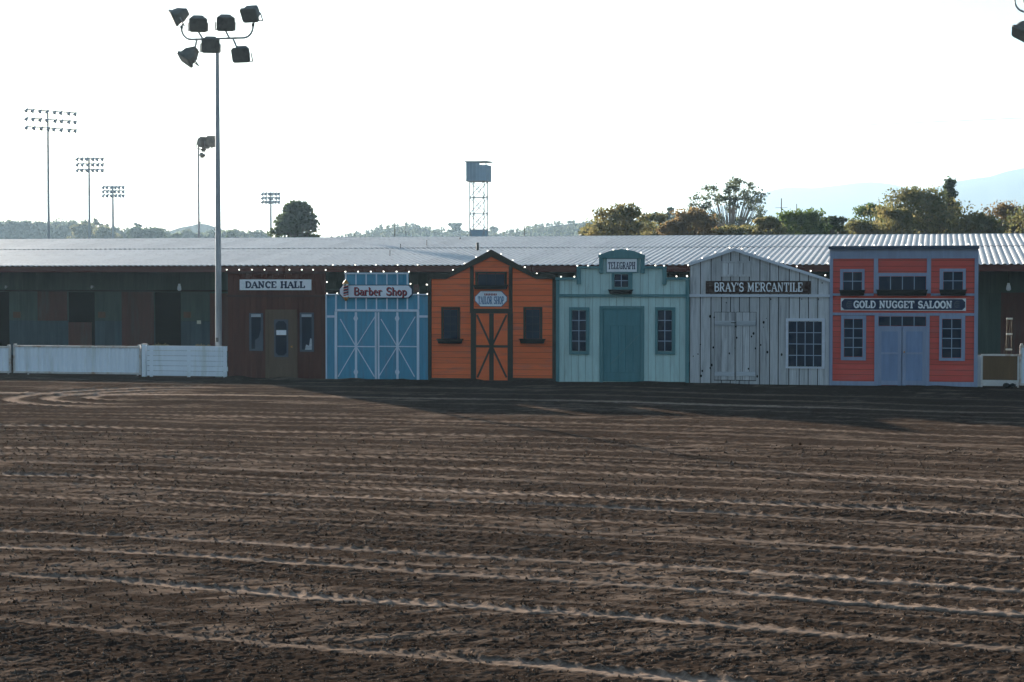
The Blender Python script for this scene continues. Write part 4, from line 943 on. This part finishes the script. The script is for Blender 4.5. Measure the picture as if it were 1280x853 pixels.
stadium_light(61, (138.8,149.4,160.2), 41.5, 88.5, 225, rad(46), 8, 'tallest stadium light tower at the far left with three rows of lamps')
stadium_light(112, (198,205,212), 99, 129, 315, rad(5), 6, 'second tallest stadium light tower from the left, rows of lamps level')
stadium_light(141.4, (233.4,238.6,243.8), 131, 155, 400, rad(5), 6, 'third stadium light tower from the left, small and faded')
stadium_light(338.6, (241.6,246.8,251.8), 329.5, 349.5, 430, rad(8), 6, 'smallest faded stadium light tower, left of the dark rounded tree')
# watch tower
def tower():
    D = 210; k = D/FPX; b = PD(598.4, 297, D); X, Y = b.x, b.y; t = thing('watch_tower', 'tall steel lattice tower with a blue-grey boxy cabin on top', 'tower', (X, Y, 0), rz=0)
    zc0, zc1 = PD(598,226.6,D).z, PD(598,203.4,D).z; hw = 9.2*k; ch = 13.0*k
    e = .05
    for sx in (-1, 1):
        for sy in (-1, 1): MB().tube((X+sx*hw*1.02,Y+sy*hw,0), (X+sx*hw,Y+sy*hw,zc0), .065, n=5).build('leg', 'steel', t)
    lv = [PD(598,p,D).z for p in (347,287.5,267.6,247.2,227)]
    for i in range(len(lv)-1):
        for sy in (-1, 1):
            MB().tube((X-hw,Y+sy*hw,lv[i]), (X+hw,Y+sy*hw,lv[i]), .05, n=4).build('girt', 'steel', t)
            MB().tube((X-hw,Y+sy*hw,lv[i]), (X+hw,Y+sy*hw,lv[i+1]), .055, n=4).build('brace', 'steel', t); MB().tube((X+hw,Y+sy*hw,lv[i]), (X-hw,Y+sy*hw,lv[i+1]), .055, n=4).build('brace', 'steel', t)
            MB().tube((X+sy*hw,Y-hw,lv[i]), (X+sy*hw,Y+hw,lv[i]), .06, n=4).build('girt', 'steel', t)
    MB().box(X-ch-.05, X+ch+.05, Y-ch-.05, Y+ch+.05, zc0-.08, zc0).build('cabin_floor', 'steel', t)
    h = zc1-zc0; sl = h*.16
    for i in range(6):
        a = X-ch+2*ch*i/6; b_ = a+2*ch/6; zt = zc1 if i < 4 else zc1-sl
        MB().box(a+.01, b_-.01, Y-ch, Y-ch+.06, zc0, zt).build('cabin_panel', 'tower', t)
    for q in ((X-ch,X-ch+.06,Y-ch+.06,Y+ch,zc0,zc1),(X+ch-.06,X+ch,Y-ch+.06,Y+ch,zc0,zc1-sl),(X-ch+.07,X+ch-.07,Y+ch-.06,Y+ch,zc0,zc1-sl)): MB().box(*q).build('cabin_wall', 'tower', t)
    MB().box(X+ch-.1, X+ch, Y-ch, Y-ch+.1, zc1-sl+.001, zc1).build('cabin_post', 'steel', t)
    MB().box(X-ch-.15, X+ch+.15, Y-ch-.15, Y+ch+.15, zc1+.001, zc1+.10).build('cabin_roof', 'steel', t)
    MB().tube((X-18*k,Y,zc1+.12), (X+21*k,Y,zc1+.12), .02, n=4).build('rod', 'steel', t)
    MB().box(X-hw, X+hw, Y-hw, Y+hw, lv[1]-1.2, lv[1]-.05).build('tower_base_cabin', 'tower', t)
tower()
# thin poles and the power line
def thin_pole(px, py, D, label, r_=.05, arm=True, mat='wood_pole'):
    a = PD(px, py, D); t = thing('utility_pole', label, 'pole', (a.x, a.y, 0), 'thin poles beyond the barn')
    MB().tube((a.x,a.y,-.1), a, r_*1.2, r_, 6).build('pole', mat, t)
    if arm: MB().tube(a+Vector((-.8,.2,-1.2)), a+Vector((.8,-.2,-1.2)), .035, n=4).build('crossarm', mat, t)
    return a
thin_pole(976.8, 248.2, 240, 'bare utility pole between the airy tree and the round green tree', .07); thin_pole(995.8, 255, 260, 'shorter utility pole above the round green tree', .06, False); thin_pole(1014.6, 258.6, 280, 'shortest utility pole at the right side of the round green tree', .06, False)
thin_pole(493.4, 278.5, 112, 'thin dark pole just behind the roof, left of the lattice tower', .025, False); thin_pole(655.4, 282, 112, 'thin dark pole just behind the roof, right of the lattice tower', .025, False); thin_pole(506.8, 280, 118, 'fainter thin pole beside the other behind the roof', .022, False, 'steel')
t = tag(MB().tube(PD(420, 184.2, 150), PD(925, 163.2, 150), .016, n=4).tube(PD(925, 163.2, 150), PD(1500, 138, 152), .016, n=4).build('power_line', 'cable', None, (0,140,20)), 'thin power line crossing the pale sky at upper right', 'wire')

# ================================================================== trees
def leafmat(name, c1, c2, tr=.5):
    m = bpy.data.materials.new(name); m.use_nodes = True; t = m.node_tree; L = t.links.new; b = t.nodes['Principled BSDF']
    b.inputs['Roughness'].default_value = .7; b.inputs['Specular IOR Level'].default_value = .15
    tc = t.nodes.new('ShaderNodeTexCoord'); n = t.nodes.new('ShaderNodeTexNoise'); n.inputs['Scale'].default_value = 1.1; n.inputs['Detail'].default_value = 4
    L(tc.outputs['Object'], n.inputs['Vector'])
    cr = t.nodes.new('ShaderNodeValToRGB'); cr.color_ramp.elements[0].position = .38; cr.color_ramp.elements[1].position = .64
    cr.color_ramp.elements[0].color = (*c1, 1); cr.color_ramp.elements[1].color = (*c2, 1); L(n.outputs[0], cr.inputs[0]); L(cr.outputs[0], b.inputs['Base Color'])
    ts = t.nodes.new('ShaderNodeBsdfTranslucent'); L(cr.outputs[0], ts.inputs['Color']); mx = t.nodes.new('ShaderNodeMixShader'); mx.inputs[0].default_value = tr
    L(b.outputs[0], mx.inputs[1]); L(ts.outputs[0], mx.inputs[2]); L(mx.outputs[0], t.nodes['Material Output'].inputs['Surface'])
    return m
LM_ = dict(autumn=leafmat('autumn_leaves', (.12,.13,.055), (.26,.21,.085)), green=leafmat('green_leaves', (.07,.115,.032), (.15,.20,.055)),
           gum=leafmat('gum_leaves', (.085,.11,.07), (.15,.165,.095)), olive_g=leafmat('olive_leaves', (.10,.115,.045), (.22,.185,.07)),
           dark=leafmat('dark_leaves', (.05,.075,.038), (.09,.115,.055)), rust=leafmat('rusty_leaves', (.14,.105,.055), (.27,.18,.08)))
def crown_blobs(px, top, wpx, D, kind, n):
    """clump centres of a crown, in metres, from its width and top"""
    T = PD(px, top, D); k = D/FPX; W = wpx*k; H = T.z
    bl = []
    if kind == 'round':
        W *= 1.32
        for i in range(int(n*1.7)):
            th = random.uniform(0, 2*math.pi); u = random.random()**.85; fall = (1-u**2.6)**.5; r_ = random.random()**.5*.47*W
            z = H*.30+(H*.68)*u; bl.append((r_*math.cos(th)*fall, r_*math.sin(th)*fall*.8, min(z, H-.35), W*random.uniform(.05,.13)))
        for q_ in range(4): bl.append((random.uniform(-.22,.22)*W, random.uniform(-.1,.1)*W, H-W*random.uniform(.05,.12), W*random.uniform(.05,.09)))
    elif kind == 'airy':
        for i in range(n):
            th = random.uniform(0, 2*math.pi); u = random.random(); z = H*(.56+.41*u); sp = .50*W*math.sqrt(1-u*u*.93); r_ = sp*(.3+.7*random.random()**.5)
            bl.append((r_*math.cos(th), r_*math.sin(th)*.6, z, W*random.uniform(.024,.052)))
    elif kind == 'conifer':
        for i in range(n):
            u = i/n; th = random.uniform(0, 2*math.pi); sp = .46*W*(1-u)**.55*random.uniform(.5,1); bl.append((sp*math.cos(th), sp*math.sin(th)*.6, H*(.40+.58*u), W*random.uniform(.05,.12)))
    elif kind == 'flat':
        for i in range(n):
            th = random.uniform(0, 2*math.pi); r_ = random.random()**.5*.5*W; bl.append((r_*math.cos(th), r_*math.sin(th)*.7, H*(.80+.17*random.random())-abs(r_)*.12, W*random.uniform(.08,.13)))
    return T, H, W, bl
def tree(px, top, wpx, D, kind, mat, label, n=26, leaf=.105, dens=150, bark='bark', name=None):
    D = max(D, 112); T, H, W, bl = crown_blobs(px, top, wpx, D, kind, n); O = Vector((T.x, T.y, 0))
    t = thing(name or {'round':'leafy_tree','airy':'gum_tree','conifer':'conifer_tree','flat':'flat_topped_tree'}[kind], label, 'tree', O, 'trees beyond the barn')
    tr = MB(); tr_r = max(.12, H*.022); fork = H*.38
    tr.tube(O, O+Vector((0,0,fork)), tr_r*1.4, tr_r, 7)
    for (x, y, z, r_) in bl:
        if z < fork*1.05: continue
        mid = Vector((x*.45, y*.45, fork+(z-fork)*.5)); tr.tube(O+Vector((0,0,fork*random.uniform(.8,1))), O+mid, tr_r*.45, tr_r*.25, 5, False); tr.tube(O+mid, O+Vector((x,y,z)), tr_r*.25, .02, 4, False)
    tr.build('trunk', bark, t)
    V = []; q = 0
    rs = np.random.RandomState(int(px*7+top)); allc = []
    for (x, y, z, r_) in bl:
        m = int(dens*random.uniform(.8,1.2)); d = rs.normal(size=(m,3)); d /= np.linalg.norm(d, axis=1)[:,None]; rr = r_*(.2+1.35*rs.random_sample(m)**.8); c = np.array([x,y,z])+d*rr[:,None]*np.array([1.1,1.1,.75]); allc.append(c)
    c = np.concatenate(allc); m = len(c); c = c[c[:,2] < H*1.02]; m = len(c)
    u = rs.normal(size=(m,3)); u /= np.linalg.norm(u, axis=1)[:,None]; v = rs.normal(size=(m,3)); v -= (v*u).sum(1)[:,None]*u; v /= np.linalg.norm(v, axis=1)[:,None]
    s = leaf*(.6+.8*rs.random_sample(m))[:,None]
    co = np.stack([c-u*s, c+v*s*.55, c+u*s, c-v*s*.55], 1).reshape(-1,3)
    me = bpy.data.meshes.new('crown'); me.vertices.add(len(co)); me.vertices.foreach_set('co', co.astype(np.float32).ravel())
    me.loops.add(len(co)); me.loops.foreach_set('vertex_index', np.arange(len(co), dtype=np.int32)); me.polygons.add(m)
    me.polygons.foreach_set('loop_start', np.arange(0, 4*m, 4, dtype=np.int32)); me.polygons.foreach_set('loop_total', np.full(m, 4, dtype=np.int32)); me.update(); me.materials.append(LM_[mat])
    inst(me, 'crown', t, (0,0,0)); return t
tree(772,258,78,112,'round','autumn','yellow-brown autumn tree rising over the roof above the teal front', 30)
tree(812,266,60,118,'round','autumn','thin dull yellow tree right of the tallest yellow-brown one over the teal front', 20, dens=60)
tree(833,256,26,330,'flat','gum','small faraway tree with flat canopy on the hazy hill', 8, leaf=.35, dens=60, bark='bark')
tree(868,263,66,110,'round','rust','russet tree left of and below the airy gum tree', 30)
tree(842,275,50,105,'round','rust','low russet bush-like tree over the left slope of the grey gable', 20)
tree(913,221,124,160,'airy','gum','tall airy gum tree with open crown above the grey plank front', 100, leaf=.12, dens=50, bark='bark_pale')
tree(918,283,62,104,'round','autumn','low yellow autumn tree at the foot of the airy gum tree', 20, dens=110)
tree(962,271,48,108,'round','autumn','yellow-green tree between the gum tree and the round green tree', 22)
tree(1002,264,74,120,'round','green','rounded dense green tree over the gap left of the red front', 38, dens=200)
tree(1043,271,40,122,'round','dark','small dark green tree right of the rounded dense one', 20, dens=160)
tree(1092,256,62,135,'round','green','flat spreading dark green tree left of the big autumn tree', 30, dens=170)
tree(1078,277,54,112,'round','olive_g','low olive green tree in front of the spreading dark one', 22, dens=150)
tree(1148,237,110,120,'round','olive_g','big broad autumn tree in olive and brown above the red front', 60, dens=170)
tree(1118,262,60,112,'round','autumn','low orange-brown tree on the left flank of the broad autumn tree', 26)
tree(1187,221,46,142,'conifer','dark','dark ragged conifer rising at the right of the broad autumn tree', 60, leaf=.13, dens=80)
tree(1226,267,66,118,'round','olive_g','low green-brown tree right of the conifer', 28, dens=150)
tree(1256,254,70,124,'round','rust','sparse russet tree near the right edge', 30, dens=75)
tree(1296,252,70,120,'round','olive_g','olive tree cut off by the right edge', 28, dens=110)
tree(1345,258,70,120,'round','green','green tree standing just outside the right edge', 24, dens=110)
tree(371,255,56,190,'round','dark','dark rounded tree standing alone behind the roof at left', 44, leaf=.26, dens=150)
for i, (px, tp, wp, D, kd, mt, lb, dn) in enumerate([
    (-30,276,60,330,'round','gum','pale hazy tree outside the left edge',70),(16,277,58,330,'round','gum','pale hazy tree at the left edge of the picture',110),(48,278,46,340,'round','gum','pale hazy tree left of the tallest stadium light',110),
    (78,275,52,330,'round','gum','pale hazy tree right of the tallest stadium light',110),(104,281,40,280,'round','olive_g','darker hazy tree behind the second stadium light',110),(124,272,40,300,'airy','autumn','thin twiggy tree between the second and third stadium lights',45),
    (131,283,36,270,'round','olive_g','low hazy tree at the foot of the third stadium light',90),(174,277,32,300,'airy','gum','twiggy hazy tree right of the third stadium light',45),(170,284,36,260,'round','dark','low dark bushy tree right of the third stadium light',110),
    (192,286,34,260,'round','dark','second low dark bushy tree left of the pale hill',110),(221,293,16,250,'round','dark','tiny dark bush before the pale hill',50),(288,290,20,250,'round','dark','small dark bush right of the floodlight pole',60),
    (306,288,26,300,'airy','gum','faint twiggy bush right of the floodlight pole',30),(568,279,22,420,'round','gum','pale hazy tree on the hill left of the lattice tower',70),(618,284,16,420,'round','gum','pale hazy tree right of the lattice tower',50),(443,290,12,300,'airy','gum','faint small tree at the left end of the centre hill',30)]):
    tree(px, tp, wp, D*2.4, kd, mt, lb, 22 if kd == 'round' else 26, leaf=.0020*D, dens=dn)

# ================================================================== hills and mountains
def leafless(name, c, sc=.02, c2=None):
    return M(name, c, .95, .4, sc, rgb2=c2, bump=0)
def ridge(name, prof, D, depth, mat, rough, seed):
    pr = sorted(prof); xs = np.array([p[0] for p in pr], float); ys = np.array([p[1] for p in pr], float)
    px = np.linspace(xs[0], xs[-1], 260); py = np.interp(px, xs, ys)
    top = np.array([PD(a, b, D)[:] for a, b in zip(px, py)]); H = np.maximum(top[:,2], .0)
    dirs = top[:,:2]/np.linalg.norm(top[:,:2], axis=1)[:,None]
    nr = 40; u = np.linspace(-1, 1, nr); X = np.zeros((nr, len(px))); Y = X.copy(); Z = X.copy()
    for r_, uu in enumerate(u):
        X[r_] = top[:,0]+dirs[:,0]*uu*depth; Y[r_] = top[:,1]+dirs[:,1]*uu*depth
        s = (1-abs(uu))**1.15; w_ = X[r_]*.7+Y[r_]*.3; nz = vn(w_/(depth*.22), Y[r_]/(depth*.3)+7, seed)-.5; nz2 = vn(w_/(depth*.08), Y[r_]/(depth*.11)+3, seed+1)-.5
        Z[r_] = H*s*(1+rough*(nz*.6+nz2*.25)*(abs(uu)*(1-abs(uu))*4)) - 1.0*(abs(uu) > .99)-.3*(1-s)
    o = grid_mesh(name, X, Y, Z, mat, smooth=True); tag(o, kind='structure'); return X, Y, Z
hill_m = M('dry_hill_scrub', (.050,.055,.036), .95, .5, .03, rgb2=(.085,.075,.05), spec=0); mount_m = M('mountain_chaparral', (.05,.055,.042), .95, .3, .004, rgb2=(.07,.065,.05), spec=0)
C1 = ridge('hill', [(395,301),(430,295),(455,291.5),(470,287),(490,282.5),(505,280.5),(530,283.5),(545,288),(562,289.5),(600,292),(628,292),(660,286),(690,281),(720,278),(760,276.5),(800,273.5),(840,268.5),(870,271),(900,277),(950,287),(1010,297)], 1000, 300, hill_m, .6, 3)
C2 = ridge('hill', [(150,302),(180,299),(205,289.5),(225,282.5),(240,280),(248,277.6),(258,278.4),(275,284),(300,292.5),(335,299),(380,302)], 1300, 320, hill_m, .5, 4)
ridge('mountain', [(880,262),(930,246),(955,238),(975,232.5),(991,230.5),(1015,231.5),(1044,228.5),(1070,225.5),(1090,224.5),(1115,227.5),(1132,231.5),(1160,236),(1200,244),(1260,256),(1320,270)], 5200, 1500, mount_m, .6, 8)
ridge('mountain', [(1090,262),(1130,243),(1160,232),(1195,222.5),(1220,219),(1237,217.5),(1258,211),(1280,206.5),(1330,197),(1400,190),(1480,196),(1600,215)], 4500, 1400, mount_m, .6, 9)
# trees covering the crests of the nearer hills
def hill_trees():
    rs = np.random.RandomState(5); cs = []
    for (X, Y, Z), n, (a, b) in ((C1, 1700, (5, 255)), (C2, 60, (30, 200))):
        for _ in range(n):
            r_ = rs.randint(12, 21); c = rs.randint(a, b); j = r_ if rs.rand() < .7 else rs.randint(4, 16)
            h = rs.uniform(.9, 2.2)*(1.5 if rs.rand() < .1 else 1); cs.append((X[j,c]+rs.uniform(-2,2), Y[j,c]+rs.uniform(-2,2), Z[j,c], h, rs.uniform(.6,1.3)))
    co = []
    for x, y, z, h, w_ in cs:
        m = 26; d = rs.normal(size=(m,3)); d /= np.linalg.norm(d, axis=1)[:,None]; c = np.array([x,y,z+h*.5])+d*np.array([h*w_*.5,h*w_*.5,h*.55])*(.4+.6*rs.random_sample((m,1)))
        u = rs.normal(size=(m,3)); u /= np.linalg.norm(u, axis=1)[:,None]; v = np.cross(u, rs.normal(size=(m,3))); v /= np.linalg.norm(v, axis=1)[:,None]; s = .28*h
        co.append(np.stack([c-u*s, c+v*s*.7, c+u*s, c-v*s*.7], 1).reshape(-1,3))
    co = np.concatenate(co); me = bpy.data.meshes.new('hillside_trees'); me.vertices.add(len(co)); me.vertices.foreach_set('co', co.astype(np.float32).ravel()); m = len(co)//4
    me.loops.add(len(co)); me.loops.foreach_set('vertex_index', np.arange(len(co), dtype=np.int32)); me.polygons.add(m)
    me.polygons.foreach_set('loop_start', np.arange(0, 4*m, 4, dtype=np.int32)); me.polygons.foreach_set('loop_total', np.full(m, 4, dtype=np.int32)); me.update(); me.materials.append(LM_['gum'])
    o = bpy.data.objects.new('hillside_trees', me); COL.objects.link(o); tag(o, 'mass of small hazy trees covering the far hill crests', 'trees', kind='stuff')
hill_trees()
def belt(name, label, D, segs, mat, leaf, seed):
    rs = np.random.RandomState(seed); co = []
    for px0, px1, tp in segs:
        k = D/FPX; n = int((px1-px0)/1.7)
        for _ in range(n):
            px = rs.uniform(px0, px1); T = PD(px, tp-6+rs.uniform(0, 9), D); r_ = rs.uniform(5, 10)*k; m = int(130)
            zz = T.z-r_-rs.uniform(0, 1)*T.z*.07
            d = rs.normal(size=(m,3)); d /= np.linalg.norm(d, axis=1)[:,None]; c = np.array([T.x, T.y+rs.uniform(-3,3), zz])+d*r_*(.3+.9*rs.random_sample((m,1)))
            u = rs.normal(size=(m,3)); u /= np.linalg.norm(u, axis=1)[:,None]; v = np.cross(u, rs.normal(size=(m,3))); v /= np.linalg.norm(v, axis=1)[:,None]
            q = leaf*(.6+.8*rs.random_sample((m,1))); co.append(np.stack([c-u*q, c+v*q*.6, c+u*q, c-v*q*.6], 1).reshape(-1,3))
    co = np.concatenate(co); me = bpy.data.meshes.new(name); me.vertices.add(len(co)); me.vertices.foreach_set('co', co.astype(np.float32).ravel()); m = len(co)//4
    me.loops.add(len(co)); me.loops.foreach_set('vertex_index', np.arange(len(co), dtype=np.int32)); me.polygons.add(m)
    me.polygons.foreach_set('loop_start', np.arange(0, 4*m, 4, dtype=np.int32)); me.polygons.foreach_set('loop_total', np.full(m, 4, dtype=np.int32)); me.update(); me.materials.append(LM_[mat])
    o = bpy.data.objects.new(name, me); COL.objects.link(o); tag(o, label, 'scrub', kind='stuff')
belt('scrub_belt', 'continuous low autumn scrub between the trees behind the roof at right', 128, [(738,860,281),(860,985,284),(985,1100,280),(1100,1240,272),(1240,1400,274)], 'olive_g', .14, 3)
belt('hedge_belt', 'continuous pale hazy hedge line behind the roof at left', 760, [(-80,110,281),(110,150,288),(160,200,289),(200,330,293)], 'gum', 1.0, 4)

# ================================================================== haze
HAZE = .00018
hm = bpy.data.materials.new('haze'); hm.use_nodes = True; t_ = hm.node_tree; t_.nodes.remove(t_.nodes['Principled BSDF'])
pv = t_.nodes.new('ShaderNodeVolumePrincipled'); pv.inputs['Density'].default_value = HAZE; pv.inputs['Anisotropy'].default_value = .35; pv.inputs['Color'].default_value = (.43,.60,.74,1)
t_.links.new(pv.outputs[0], t_.nodes['Material Output'].inputs['Volume'])
m = MB(); m.box(-7600, 7600, -7600, 7600, -1.2, 345); hz = m.build('haze', hm); tag(hz, kind='stuff')
hz['label'] = 'pale sunlit haze filling the air'; hz['category'] = 'haze'
